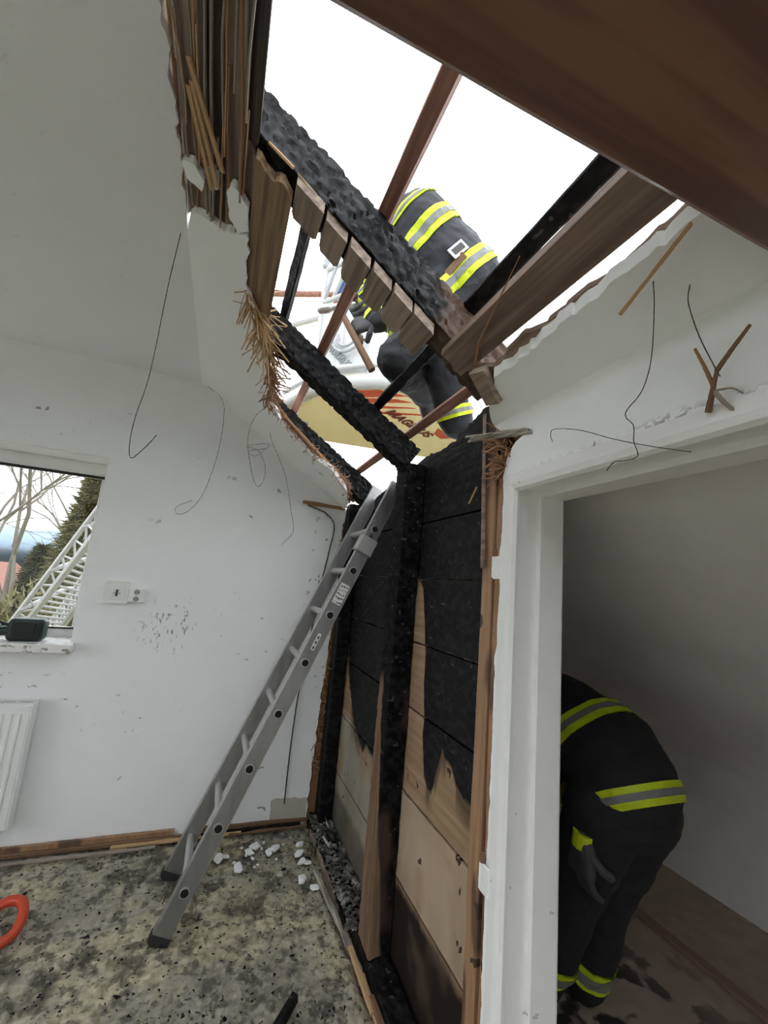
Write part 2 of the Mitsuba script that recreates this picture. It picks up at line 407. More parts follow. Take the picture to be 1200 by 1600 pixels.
scene['truck_white'] = principled((.42, .43, .43), .4)
scene['truck_grey'] = principled((.30, .31, .32), .5)
scene['truck_blue'] = principled((.05, .10, .25), .4)
scene['plate_tan'] = principled((.90, .78, .52), .5)
scene['truck_red'] = principled((.55, .07, .035), .45)
scene['letter_maroon'] = principled((.14, .03, .02), .6)
scene['letter_grey'] = principled((.10, .11, .12), .5)

scene['bark'] = principled(proc(lambda p, n, uv: MX(c3(.12, .105, .08), c3(.25, .225, .18), F(p.x * 9, p.y * 9, p.z * 3, 3))), .9)
scene['bush_twig'] = principled((.13, .105, .06), .9)
scene['needle_olive'] = principled((.12, .11, .04), .8)
scene['needle_dark'] = principled((.07, .075, .03), .8)
scene['leaf_olive'] = principled((.13, .12, .045), .8)
scene['grass'] = principled(proc(lambda p, n, uv: MX(c3(.07, .08, .03), c3(.15, .13, .07), F(p.x * .7, p.y * .7, 0.0, 4))), .95)
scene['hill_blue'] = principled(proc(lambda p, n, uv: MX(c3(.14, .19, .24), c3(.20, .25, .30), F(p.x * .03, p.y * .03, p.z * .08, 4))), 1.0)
scene['roof_tile'] = principled((.22, .10, .075), .8)
scene['house_wall'] = principled((.55, .52, .47), .85)
scene['pane_glass'] = {'type': 'thindielectric', 'int_ior': 1.5}
scene['dark_glass'] = principled((.03, .035, .04), .1)

# ------------------------------------------------------------------ the setting
# floor: burnt, littered screed with real relief
def floor_mesh():
    xs = np.unique(np.r_[np.linspace(-3.2, -1.3, 8), np.arange(-1.3, .745, .009), .745]); ys = np.unique(np.r_[np.linspace(-2.5, .9, 10), np.arange(.9, 2.93, .009), 2.93])
    X, Y = np.meshgrid(xs, ys, indexing='ij'); P = np.stack([X, Y, X * 0], -1)
    Z = .012 * (meshkit.fbm(P * 18, 4, 3) - .62) + .040 * np.clip(meshkit.fbm(P * 38, 3, 8) - .58, 0, 1) + .006 * (meshkit.fbm(P * 75, 2, 5) - .5) - .012
    Z = np.where((X > -1.3) & (Y > .9), Z, -.012)
    edge = np.clip((X - .70) / .045, 0, 1) * (meshkit.fbm(P * 22, 2, 4)) * .06
    Z = Z - np.where(Y > .9, edge, 0)
    n, m = X.shape; i, j = np.meshgrid(np.arange(n - 1), np.arange(m - 1), indexing='ij')
    q = np.stack([i * m + j, (i + 1) * m + j, (i + 1) * m + j + 1, i * m + j + 1], -1).reshape(-1, 4)
    v = np.stack([X, Y, Z], -1).reshape(-1, 3)
    return trimesh.Trimesh(v, np.vstack([q[:, [0, 1, 2]], q[:, [0, 2, 3]]]), process=False)
struct('floor', floor_mesh(), 'burnt_floor', 'grey beige burnt floor littered with soot, ash and charred crumbs', 'floor', smooth=True)

# gable wall with the window
GX, GZ = [.80, .775, .765, .77, .76, .752, .744, .738, .733, .728, .726], [1.98, 1.93, 1.80, 1.549, 1.188, 1.066, .864, .572, .291, .08, 0]
edge = ragged(list(zip(GX, GZ)), .035, .010, 3)
WX0, WX1, WZ0, WZ1 = -1.95, -.713, .985, 2.122
gable = sg.Polygon([(-3.2, -.02), (-3.2, 2.05), (-2.2, 2.735), (-.29, 2.735), (.78, zp(.78) + .02)] + edge + [(.726, -.02)])
hole = sg.box(WX0, WZ0, WX1, WZ1)
wb = struct('wall_back', sheet(gable.difference(hole), .035, lambda u, v, t: (u, 2.90 + t, v)), 'plaster', 'white scuffed plaster wall with the window, radiator and sockets', 'wall')
back = sg.Polygon([(-3.3, -.05), (-3.3, 2.0), (-2.2, 2.74), (-.29, 2.74), (.87, zp(.87) + .02), (2.9, zp(2.9) + .0), (2.9, -.05)]).difference(hole)
k = obj('backing', sheet(back, .26, lambda u, v, t: (u, 2.936 + t, v)), 'straw_brown', wb); plab(k, 'brown reed and timber backing behind the broken plaster edge')
# window reveal lining (white) so that the opening reads as plastered
rv = [box(WX0 - .001, WX0 + .012, 2.93, 3.196, WZ0, WZ1), box(WX1 - .012, WX1 + .0005, 2.93, 3.196, WZ0, WZ1), box(WX0, WX1, 2.93, 3.196, WZ1 - .012, WZ1 + .0005)]
k = obj('reveal', cat(rv), 'plaster', wb)
# dirt patch of missing plaster low on the wall
pp = sg.Polygon(ragged([(.50, .04), (.50, .15), (.61, .155), (.72, .145), (.722, .03), (.50, .04)], .02, .006, 11))
k = obj('bare_patch', sheet(pp, .004, lambda u, v, t: (u, 2.897 + t, v)), 'plaster_raw', wb); plab(k, 'pinkish grey patch of bare plaster above the floor')

V3 = (-2.1, 1.9, .6, 2.0)
struct('wall_left', sheet(sg.box(-2.5, -.05, 3.0, 2.1).difference(sg.box(V3[0], V3[2], V3[1], V3[3])), .1, lambda u, v, t: (-3.3 + t, u, v)), 'plaster', 'plain white wall with a wide window on the left side of the attic room', 'wall')
w3 = thing('window_3', 'wide white framed window in the wall on the left side, opposite the doorway', 'window'); labels[w3]['kind'] = 'structure'
for y in (V3[0], (V3[0] + V3[1]) / 2 - .03, V3[1] - .06): obj('stile', box(-3.28, -3.22, y, y + .06, V3[2], V3[3], .004), 'white_plastic', w3)
for z in (V3[2], V3[3] - .06): obj('rail', box(-3.28, -3.22, V3[0], V3[1], z, z + .06, .004), 'white_plastic', w3)
obj('pane', trimesh.Trimesh([(-3.25, V3[0], V3[2]), (-3.25, V3[1], V3[2]), (-3.25, V3[1], V3[3]), (-3.25, V3[0], V3[3])], [(0, 1, 2), (0, 2, 3)], process=False), 'pane_glass', w3)
V2 = (-.35, .35, 1.05, 1.95)
struct('wall_front', sheet(sg.Polygon([(-3.3, -.05), (.77, -.05), (.77, 2.1), (-.2, 2.9), (-3.3, 2.9)]).difference(sg.box(V2[0], V2[2], V2[1], V2[3])), .12, lambda u, v, t: (u, -2.62 + t, v)), 'plaster', 'plain white wall with a window behind the viewer', 'wall')
w2 = thing('window_2', 'white framed window in the wall behind the viewer', 'window'); labels[w2]['kind'] = 'structure'
for x in (V2[0], (V2[0] + V2[1]) / 2 - .03, V2[1] - .06): obj('stile', box(x, x + .06, -2.60, -2.54, V2[2], V2[3], .004), 'white_plastic', w2)
for z in (V2[2], V2[3] - .06): obj('rail', box(V2[0], V2[1], -2.60, -2.54, z, z + .06, .004), 'white_plastic', w2)
obj('pane', trimesh.Trimesh([(V2[0], -2.57, V2[2]), (V2[1], -2.57, V2[2]), (V2[1], -2.57, V2[3]), (V2[0], -2.57, V2[3])], [(0, 1, 2), (0, 2, 3)], process=False), 'pane_glass', w2)
fc = sg.Polygon([(-2.2, -2.5), (-.29, -2.5), (-.29, -1.9), (-1.5, -1.85), (-1.45, -.35), (-.6, -.4)] + ragged([(-.29, -.45), (-.30, .9), (-.285, 1.39)], .05, .008, 21) + [(-.29, 1.50), (-.29, 2.91), (-2.2, 2.91)])
struct('ceiling', sheet(fc, .03, lambda u, v, t: (u, v, 2.72 + t)), 'plaster', 'flat white plaster ceiling with a torn edge at the roof hole', 'ceiling')
cl = trimesh.Trimesh([(-2.2, -2.5, 2.72), (-2.2, 2.91, 2.72), (-3.25, 2.91, 2.02), (-3.25, -2.5, 2.02), (-2.2, -2.5, 2.76), (-2.2, 2.91, 2.76), (-3.25, 2.91, 2.06), (-3.25, -2.5, 2.06)],
                     [(0, 1, 2), (0, 2, 3), (4, 6, 5), (4, 7, 6), (0, 4, 5), (0, 5, 1), (2, 6, 7), (2, 7, 3), (1, 5, 6), (1, 6, 2), (0, 3, 7), (0, 7, 4)], process=False)
struct('ceiling_left', fixm(cl), 'plaster', 'sloped white ceiling on the far left side of the attic', 'ceiling')
# pitched ceiling remains: over the door side and above the gable
sa = [(.745, 1.075), (.70, 1.045), (.665, 1.0), (.632, .93), (.636, .79), (.628, .718), (.624, .585), (.62, .50), (.622, .43), (.615, .39), (.615, -1.9), (-.29, -1.9), (-.29, -2.5), (.745, -2.5), (.745, 1.075)]
csl = struct('ceiling_slope', sheet(sg.Polygon(ragged(sa[:11], .03, .007, 5) + sa[11:]), .03, on_slope(0)), 'plaster', 'sloped white plaster ceiling left above the doorway, torn along the roof hole', 'ceiling')
sb = [(-.29, 1.545), (-.258, 1.432), (-.196, 1.40), (-.133, 1.361), (-.072, 1.305), (-.058, 1.551), (-.032, 1.592), (.01, 1.758), (.063, 1.892), (.105, 2.087), (.099, 2.316), (.157, 2.325), (.209, 2.411), (.321, 2.471), (.431, 2.49), (.543, 2.435), (.662, 2.53), (.74, 2.70), (.76, 2.905)]
csb = struct('ceiling_slope', sheet(sg.Polygon(ragged(sb, .022, .008, 6) + [(-.29, 2.905)]), .03, on_slope(0)), 'plaster', 'broken white plaster of the sloped ceiling above the gable wall', 'ceiling')
# white plaster crumbs left on the lathing strip
for pts in ([(-.275, 1.315), (-.225, 1.31), (-.215, 1.26), (-.25, 1.235), (-.285, 1.265)], [(-.205, 1.255), (-.175, 1.245), (-.17, 1.2), (-.195, 1.185)], [(-.135, 1.30), (-.10, 1.33), (-.07, 1.28), (-.075, 1.2), (-.12, 1.17), (-.145, 1.22)]):
    k = obj('plaster_flake', sheet(sg.Polygon(ragged(pts + [pts[0]], .015, .004, len(pts))), .028, on_slope(0)), 'plaster', csb)
# boards behind the lost plaster
def slope_board(x0, x1, y0, y1, off, th, mat, seed, parent, rag=.02):
    r = np.random.default_rng(seed); n = max(3, int((x1 - x0) / .012))
    e1 = [(x0 + (x1 - x0) * i / n, y1 + r.uniform(-rag, rag)) for i in range(n + 1)]
    e0 = [(x0 + (x1 - x0) * i / n, y0 + r.uniform(-rag, rag)) for i in range(n, -1, -1)]
    return obj('board', sheet(sg.Polygon(e1 + e0), th, on_slope(off)), mat, parent)
cst = csb
slope_board(-.33, -.205, -.2, 1.50, .034, .022, 'old_board', 1, cst)
slope_board(-.206, -.151, -.2, 1.47, .046, .022, 'dark_board', 2, cst)
slope_board(-.153, -.098, -.2, 1.40, .034, .022, 'old_board', 3, cst)
slope_board(-.100, -.066, -.2, 1.03, .045, .03, 'dark_board', 4, cst)
slope_board(-.100, -.07, 1.035, 1.42, .036, .022, 'old_board', 8, cst)
k = slope_board(-.068, .038, 1.03, 1.63, .012, .032, 'amber_board', 5, cst, .015); plab(k, 'thick amber brown board hanging between the rafters, its end broken')
slope_board(.530, .603, -.3, 1.06, .036, .020, 'brown_board', 6, csl, .01)
obj('board', sheet(sg.Polygon(ragged([(.618, -.3), (.618, .4), (.624, .47), (.628, .55), (.622, .62), (.630, .72), (.615, .78), (.622, .86), (.632, .93), (.612, .97), (.60, 1.02)], .03, .004, 17) + [(.73, 1.02), (.73, -.3)]), .012, on_slope(.0315)), 'brown_board', csl)
# reeds of the old plaster mat on the strip
for i in range(30):
    x = rng.uniform(-.295, -.075); y0 = rng.uniform(.3, 1.1); y1 = min(y0 + rng.uniform(.25, .8), 1.42 - .5 * max(0, x + .2))
    dx = rng.normal(0, .012)
    o0, o1 = rng.uniform(.010, .026, 2)
    pts = [(x + dx * s + rng.normal(0, .003), y0 + (y1 - y0) * s, zp(x + dx * s) + o0 + (o1 - o0) * s - (.012 if s == 1 else 0) * rng.uniform(0, 1)) for s in (0, .35, .7, 1)]
    obj('reed', tube(pts, rng.uniform(.0022, .0042), 5), ['straw', 'straw_grey', 'straw_brown', 'straw_grey'][i % 4], cst)
for a, b in (((-.245, .95, 1.0), (-.155, 1.15, .9)), ((-.24, 1.0, 1), (-.17, 1.22, .9)), ((-.25, 1.02, 1), (-.19, 1.25, .9))):
    k = obj('reed', beam((a[0], a[1], zp(a[0]) + .005), (b[0], b[1], zp(b[0]) - .012), (1, 0, -.67), .016, .003, .05), 'straw', cst)

# knee wall with the door
KY = [1.086, 1.065, 1.055, 1.03, 1.012, .995, .985, .972, .89, .965, 1.0, 1.018, 1.011, 1.022, 1.022, 1.013, 1.019, 1.026, 1.02, 1.023, 1.02, 1.026, 1.027, 1.024, 1.024, 1.022]
KZ = [2.046, 2.02, 1.99, 1.985, 1.98, 1.972, 1.985, 1.972, 1.962, 1.945, 1.909, 1.852, 1.688, 1.624, 1.578, 1.533, 1.358, 1.323, 1.288, 1.076, .961, .857, .791, .687, .485, -.02]
DY0, DY1, DZ = .10, .944, 1.79
kp = sg.Polygon([(-2.5, -.02), (-2.5, zp(.74) + .005), (1.07, zp(.74) + .01)] + ragged(list(zip(KY, KZ)), .03, .004, 8)).difference(sg.box(DY0, -.1, DY1 + .04, DZ + .03))
wr = struct('wall_right', sheet(kp, .03, lambda u, v, t: (.74 + t, u, v)), 'plaster', 'white plaster knee wall around the doorway, broken away beside the burnt planks', 'wall')
core = sg.Polygon([(-2.5, -.05), (-2.5, 2.02), (1.012, 2.02), (1.012, -.05)]).difference(sg.box(DY0 - .03, -.2, DY1 + .03, DZ + .03))
k = obj('core', sheet(core, .125, lambda u, v, t: (.771 + t, u, v)), 'straw_brown', wr); plab(k, 'brown timber core of the knee wall')
# planks of the far side, burnt through at the top
ZJ = [0, .325, .655, .99, 1.27, 1.55, 1.812]
top_edge = [(2.93, 2.06), (2.75, 2.10), (2.55, 2.05), (2.3, 2.09), (2.1, 2.10), (1.95, 2.13), (1.8, 2.15), (1.65, 2.14), (1.537, 2.143), (1.438, 2.177), (1.339, 2.21), (1.2, 2.22), (1.03, 2.16)]
for b in range(7):
    for (y0, y1, dz, sd) in ((1.03, 1.905, 0, 1), (1.909, 2.93, .012, 2)):
        z0 = ZJ[b] + .003 + (dz if b else 0)
        if b < 6:
            z1 = ZJ[b + 1] - .003 + dz
            r = np.random.default_rng(40 + b * 2 + sd); n = 24
            e0 = [(y0 + (y1 - y0) * i / n, z0 + abs(r.normal(0, .0018))) for i in range(n + 1)]; e1 = [(y1 - (y1 - y0) * i / n, z1 - abs(r.normal(0, .0018))) for i in range(n + 1)]
            pg = sg.Polygon(e0 + e1)
        else:
            te = ragged([q for q in top_edge if y0 - .001 <= q[0] <= y1 + .001] if sd == 1 else [(2.93, 2.06), (2.75, 2.10), (2.55, 2.05), (2.3, 2.09), (2.1, 2.10), (1.909, 2.13)], .018, .009, 60 + sd)
            if sd == 1: te = [(1.905, 2.135)] + te
            pg = sg.Polygon([(y0, z0), (y1, z0)] + te + [(y0, te[-1][1])])
            if sd == 1:
                pg = pg.difference(sg.Point(1.868, 2.012).buffer(.0045)).difference(sg.Point(1.866, 1.990).buffer(.0055))
        off = np.random.default_rng(90 + b * 3 + sd).uniform(0, .005)
        obj('plank', sheet(pg, .024, lambda u, v, t, o=off: (.86 + o + t, u, v)), 'plank_wood', wr)

# storage room behind the knee wall
st = struct('ceiling_storage', sheet(sg.box(.89, -1.6, 2.85, 2.94), .06, on_slope(0)), 'storage_wall', 'sloped grey white ceiling of the low storage room', 'ceiling')
struct('wall_eaves', box(2.75, 2.83, -1.6, 2.94, -.05, .72), 'storage_wall', 'low white wall under the eaves in the storage room', 'wall')
V4 = (.95, 2.2, .30, 1.05)
struct('wall_storage', sheet(sg.box(.77, -.05, 2.83, 2.05).difference(sg.box(V4[0], V4[2], V4[1], V4[3])), .08, lambda u, v, t: (u, -1.68 + t, v)), 'storage_wall', 'plain end wall of the storage room with a small window', 'wall')
w4 = thing('window_4', 'small white framed window in the end wall of the storage room', 'window'); labels[w4]['kind'] = 'structure'
for x in (V4[0], V4[1] - .05): obj('stile', box(x, x + .05, -1.66, -1.62, V4[2], V4[3], .004), 'white_plastic', w4)
for z in (V4[2], V4[3] - .05): obj('rail', box(V4[0], V4[1], -1.66, -1.62, z, z + .05, .004), 'white_plastic', w4)
obj('pane', trimesh.Trimesh([(V4[0], -1.64, V4[2]), (V4[1], -1.64, V4[2]), (V4[1], -1.64, V4[3]), (V4[0], -1.64, V4[3])], [(0, 1, 2), (0, 2, 3)], process=False), 'pane_glass', w4)
struct('wall_storage', box(.886, 2.75, 2.90, 2.934, -.05, 2.0), 'storage_wall', 'far gable end of the storage room', 'wall')
struct('floor_storage', box(.745, 2.8, -1.65, 2.94, -.06, 0), 'storage_floor', 'brown sooty floor of the storage room', 'floor')
trm = struct('trim', box(2.17, 2.225, -1.5, 2.9, 0, .018, .004), 'batten_red', 'narrow reddish floor batten in the storage room', 'trim')

# door frame
prof = sg.Polygon([(.732, 1.002), (.730, .972), (.733, .957), (.742, .950), (.752, .952), (.757, .958), (.82, .960), (.82, .944), (.896, .944), (.905, .95), (.905, 1.0), (.765, 1.0)])
d1 = thing('door_1', 'white painted wooden door frame of the low storage doorway', 'door frame'); labels[d1]['kind'] = 'structure'
obj('jamb', sheet(prof, DZ + .05, lambda u, v, t: (u, v, t - .0)), 'white_paint', d1)
obj('head', sheet(prof, 1.02, lambda u, v, t: (u, .055 + t * .915, v - .944 + DZ)), 'white_paint', d1)
obj('jamb', sheet(prof, DZ + .05, lambda u, v, t: (u, DY0 + .944 - v, t)), 'white_paint', d1)
for z in (1.585, .80):
    k = obj('hinge', cat(box(.728, .736, 1.0, 1.034, z - .035, z + .03, .002), tube([(.732, 1.034, z - .03), (.732, 1.034, z + .03)], .006, 8)), 'white_paint', d1)
    obj('hinge_pin', tube([(.731, 1.030, z + .031), (.731, 1.030, z + .052)], .0065, 8), 'stick_brown', d1)

# window
w1 = thing('window_1', 'white framed window looking out to trees and the raised truck ladder', 'window'); labels[w1]['kind'] = 'structure'
obj('frame', cat(box(WX0 + .012, WX1 - .012, 3.08, 3.145, 2.02, WZ1 - .012, .004), box(WX0 + .012, WX1 - .012, 3.08, 3.145, 1.045, 1.10, .004),
                 box(WX0 + .012, WX0 + .07, 3.08, 3.145, 1.10, 2.02, .004), box(WX1 - .062, WX1 - .012, 3.08, 3.145, 1.10, 2.02, .004)), 'white_plastic', w1)
obj('frame_lip', cat(box(WX0 + .012, WX1 - .012, 3.072, 3.082, 2.012, 2.028), box(WX0 + .012, WX1 - .012, 3.074, 3.082, 1.094, 1.104)), 'black_rubber', w1)
pn = obj('pane', trimesh.Trimesh([(WX0 + .06, 3.115, 1.09), (WX1 - .05, 3.115, 1.09), (WX1 - .05, 3.115, 2.03), (WX0 + .06, 3.115, 2.03)], [(0, 1, 2), (0, 2, 3)], process=False), 'pane_glass', w1)
obj('sill', box(WX0 - .03, -.688, 2.80, 3.10, 1.0, 1.048, .006), 'sill_white', w1)

# charred skirting strips along the gable wall
bb = thing('baseboard_back', 'splintered charred wooden skirting strips along the foot of the back wall', 'baseboard'); labels[bb]['kind'] = 'structure'
for i, (y, z, x0, x1, h, m) in enumerate(((2.882, .028, -1.7, -.02, .03, 'stud_wood'), (2.868, .006, -1.7, .15, .022, 'stick_brown'), (2.85, .004, -.35, .35, .016, 'straw'), (2.885, .035, .02, .74, .022, 'stick_brown'), (2.86, .012, .1, .70, .025, 'char'), (2.84, .008, .25, .735, .012, 'stick_brown'), (2.80, .003, -1.5, -.1, .014, 'straw_grey'))):
    obj('strip', beam((x0, y, z), (x1, y + .006, z + (.006 if i != 3 else -.01)), (0, 1, 0), .022, h, .03, .006, 20, 30 + i, .03, wob=.006), m, bb)

# ------------------------------------------------------------------ timbers
one('collar_beam', beam((-1.6, .195, 2.09), (.80, .195, 2.09), (0, 1, 0), .22, .18, .05, .0015, 6, 1, 0, 0, .008), 'collar_wood', 'thick brown varnished beam crossing close overhead at the top right', 'beam')
def rafter(y0, y1, x0, x1, off0, off1, seed, mat, label, alli=.010):
    yc = (y0 + y1) / 2; o = (off0 + off1) / 2; h = (off1 - off0) * math.cos(math.atan(SL))
    k = thing('rafter', label, 'rafter')
    obj('timber', beam((x0, yc, zp(x0) + o), (x1, yc, zp(x1) + o), (0, 1, 0), y1 - y0, h, .009, .014, 9, seed, .05, alli), mat, k, smooth=45)
    return k
r3 = rafter(1.0, 1.11, -.45, .74, .055, .215, 3, 'rafter_wood', 'heavy charred rafter in the middle of the hole with sawn board stubs beneath')
r2 = rafter(1.80, 1.90, -.02, .80, .05, .205, 4, 'char', 'charred black rafter resting on the wall post, second from the back wall')
r1 = rafter(2.58, 2.68, -.05, .88, .04, .205, 5, 'char', 'charred black rafter nearest the back wall, above the ladder top')
for i, (x0, x1, y1, o_) in enumerate(((.042, .122, 1.105, .022), (.132, .196, 1.125, .026), (.206, .268, 1.135, .020), (.279, .337, 1.135, .024), (.345, .404, 1.14, .022), (.411, .478, 1.15, .026))):
    r = np.random.default_rng(i); y0 = 1.008 - (.014 if i == 0 else 0) + .003 * (i % 2)
    pg = sg.Polygon([(x0, y0), (x1, y0 + .004), (x1 - .002, y1 - .012), (x1 - .012, y1), ((x0 + x1) / 2, y1 - r.uniform(.0, .006)), (x0 + .008, y1 - .004), (x0 + .001, y1 - .02)])
    obj('board_stub', sheet(pg, .034, on_slope(o_)), 'stub_board', r3)
obj('splinter', beam((-.045, 1.0, zp(-.045) + .06), (.03, .985, zp(.03) + .045), (0, 0, 1), .010, .008, .02, .003, 30, 2, .01), 'straw', r3)
obj('splinter', beam((.035, .99, zp(.035) + .05), (.10, 1.0, zp(.10) + .045), (0, 0, 1), .008, .008, .02, .003, 30, 3, .01), 'straw', r3)
obj('splinter', tube([(.60, .98, zp(.60) + .03), (.56, .90, zp(.56) + .02), (.50, .66, zp(.5) + .03)], [.004, .003, .001], 5), 'straw_brown', r3)

def batten(x, y0, y1, w, mat, label, off=.232, seed=0, rough=.0015, h=.035, x1=None, ends=.01):
    x1 = x if x1 is None else x1
    return one('roof_batten', beam((x, y0, zp(x) + off), (x1, y1, zp(x1) + off), (1, 0, -SL), w, h, .03 if rough < .003 else .012, rough, 14, seed, ends), mat, label, 'batten')
batten(.297, -.4, 2.95, .042, 'lath_wood', 'long reddish roof batten crossing the hole from the overhead beam to the back wall', seed=1)
batten(.595, -.4, 1.10, .05, 'char', 'charred round roof batten between the overhead beam and the middle rafter', seed=2, rough=.004, h=.045)
batten(.595, 1.12, 1.86, .045, 'char', 'burnt jagged batten remnant between the middle rafter and the rafter on the post', seed=3, rough=.012, h=.04)
batten(.765, 1.1, 2.95, .04, 'lath_wood', 'short reddish roof batten low above the plank wall', seed=4)
batten(.108, 1.10, 1.95, .036, 'char', 'thin charred batten hanging left of the middle rafter', seed=5, rough=.008)

# posts of the plank wall
one('wall_post', beam((.81, 1.865, 0.0), (.81, 1.862, 2.10), (1, 0, 0), .10, .13, .02, .007, 9, 6, .01, .003), 'post_wood', 'tall charred post standing in the middle of the burnt plank wall', 'post', smooth=40)
ps = thing('wall_post', 'orange brown split stud between the burnt planks and the broken plaster', 'post')
obj('stud', beam((.81, 1.115, 0), (.81, 1.115, 2.10), (1, 0, 0), .095, .055, .03, .004, 7, 7, .01), 'stud_wood', ps)
obj('stud', beam((.815, 1.053, 0), (.815, 1.053, 2.08), (1, 0, 0), .09, .06, .03, .005, 7, 8, .01), 'stud_wood', ps)
one('wall_post', beam((.815, 2.83, 0), (.815, 2.83, 2.05), (1, 0, 0), .085, .11, .02, .008, 9, 9, .01, .003), 'char', 'charred corner stud where the plank wall meets the back wall', 'post', smooth=40)
one('sole_plate', beam((.80, 1.02, .012), (.80, 2.92, .012), (1, 0, 0), .10, .08, .02, .018, 11, 10, 0, .004), 'char', 'burnt black sill timber along the foot of the plank wall', 'beam', smooth=40)
one('split_lath', beam((.752, 1.150, 2.11), (.752, 1.118, 1.58), (0, 1, 0), .020, .009, .02, .003, 16, 11, .02), 'brown_board', 'thin brown lath split from the stud at the top of the plank wall', 'lath')
one('wood_splinter', beam((.752, 1.172, 1.856), (.757, 1.230, 1.802), (0, 1, 0), .009, .007, .02, .002, 20, 12, .01), 'straw', 'short orange splinter poking across the black planks near the stud', 'splinter')
sk = thing('broken_stick', 'grey splintered stick jutting from a hole in the plaster beside the stud', 'stick')
for i in range(4):
    obj('fibre', beam((.735 - .006 * i, 1.222 - .012 * (i % 3), 2.022 + .004 * i), (.738, .878 + .01 * i, 1.948 + .006 * i), (0, 0, 1), .010, .007, .02, .003, 24, 13 + i, .03), 'stick_grey', sk)
one('wood_block', beam((.596, .958, 2.128), (.682, .992, 2.062), (0, 1, 0), .055, .030, .015, .003, 15, 17, .004), 'stub_board', 'pale wooden block end sticking out below the foot of the middle rafter', 'wood block')
one('dangling_stick', beam((.648, .545, 2.055), (.590, .365, 2.085), (0, 0, 1), .010, .010, .02, .002, 22, 18, .01), 'straw', 'straw coloured stick dangling from the sloped ceiling beside the overhead beam', 'stick')
tw = thing('twig_cluster', 'forked brown twigs sticking out of the plaster above the doorway', 'twigs')
for pts, rr, m in (([(.728, .441, 1.838), (.715, .425, 1.866), (.71, .414, 1.896)], .0055, 'stick_brown'), ([(.71, .414, 1.896), (.70, .385, 1.916), (.695, .356, 1.940)], .0045, 'stick_brown'),
                   ([(.718, .424, 1.872), (.71, .432, 1.91), (.70, .440, 1.946)], .004, 'straw_brown'), ([(.716, .425, 1.868), (.722, .414, 1.845), (.733, .405, 1.828)], .0045, 'straw_grey'), ([(.718, .42, 1.866), (.722, .40, 1.862), (.735, .392, 1.853)], .002, 'straw_grey')):
    obj('twig', tube(curve(pts, 8), np.linspace(rr, rr * .6, len(curve(pts, 8))), 6), m, tw)
one('broken_lath', beam((.455, 2.885, 2.030), (.775, 2.885, 2.024), (0, 0, 1), .024, .018, .015, .006, 20, 22, .02), 'straw_brown', 'short brown broken lath lying in a slot of the back wall by the corner', 'lath')
pu = [(-.10, 1.86), (.02, 1.80), (.10, 1.81)]

# straw and reeds sticking out of the broken plaster edges
def straw_tuft(path, n, lo, hi, spread, seed, down=(0, 0, -1), r0=.0016):
    r = np.random.default_rng(seed); p = np.asarray(path, float); seg = np.linalg.norm(np.diff(p, axis=0), axis=1); cs = np.r_[0, np.cumsum(seg)]
    ms = []
    for i in range(n):
        s = r.uniform(0, cs[-1]); q = np.array([np.interp(s, cs, p[:, k]) for k in range(3)]) + r.normal(0, .008, 3)
        d = unit(np.asarray(down, float) + r.normal(0, spread, 3)); L = r.uniform(lo, hi)
        ms.append(tube([q, q + d * L * .5 + r.normal(0, .006, 3), q + d * L + r.normal(0, .01, 3)], [r0 * r.uniform(.8, 2.2)] * 3, 4))
    return cat(ms)
def sp(x, y, o): return (x, y, zp(x) + o)
e1 = [sp(-.06, 1.56, .02), sp(-.02, 1.62, .02), sp(.02, 1.77, .02), sp(.07, 1.90, .02)]
e2 = [sp(.07, 1.90, .02), sp(.11, 2.09, .02), sp(.105, 2.31, .02)]
e3 = [sp(.105, 2.31, .03), sp(.21, 2.415, .03), sp(.32, 2.47, .03), sp(.43, 2.49, .03), sp(.54, 2.45, .03), sp(.66, 2.53, .03), sp(.75, 2.72, .03)]
one('straw_clump', straw_tuft(e1, 170, .05, .17, .34, 1, (.32, .6, -.32), .0018), 'straw', 'clump of pale orange straw hanging from the torn ceiling edge left of the hole', 'straw', kind='stuff')
one('straw_clump', straw_tuft(e2, 150, .04, .12, .4, 2, (.3, .5, -.3), .0018), 'straw_brown', 'dark brown straw tuft hanging below the pale clump at the ceiling edge', 'straw', kind='stuff')
one('straw_fringe', straw_tuft(e3, 300, .015, .05, .7, 3, (.3, -.5, -.3), .0014), 'straw_brown', 'fringe of brown reed ends along the plaster edge below the lowest rafter', 'straw', kind='stuff')
ge = [(x, 2.905, z) for x, z in zip(GX, GZ)]
one('straw_fringe', straw_tuft([(x + .012, y, z) for x, y, z in ge if z > .1], 330, .012, .045, .7, 4, (.7, -.5, -.1), .0015), 'straw_brown', 'fringe of brown reed ends down the broken corner edge of the back wall', 'straw', kind='stuff')
one('straw_fringe', straw_tuft([(.755, 1.06, 2.0), (.755, 1.01, 1.93), (.755, 1.03, 1.86)], 110, .02, .07, .6, 5, (-.35, .5, -.3), .0018), 'straw_brown', 'tuft of orange brown reeds behind the plaster beside the grey stick', 'straw', kind='stuff')
def slope_rim(seed, path, w, th, off):
    r = np.random.default_rng(seed); p = np.asarray(path, float)
    return cat([beam(a, b, (0, 1, 0), w, th, .012, .006, 24, seed + i, .01) for i, (a, b) in enumerate(zip(p[:-1], p[1:]))])
rim = thing('torn_lath', 'brown torn lath showing along the plaster edge above the back wall', 'lath')
pe = [sp(.105, 2.30, .045), sp(.21, 2.405, .045), sp(.43, 2.485, .045), sp(.66, 2.53, .045), sp(.77, 2.72, .045)]
for i, (a, b) in enumerate(zip(pe[:-1], pe[1:])):
    obj('piece', beam(a, b, (0, 1, 0), .03, .02, .012, .006, 24, 70 + i, .01), 'straw_brown', rim)

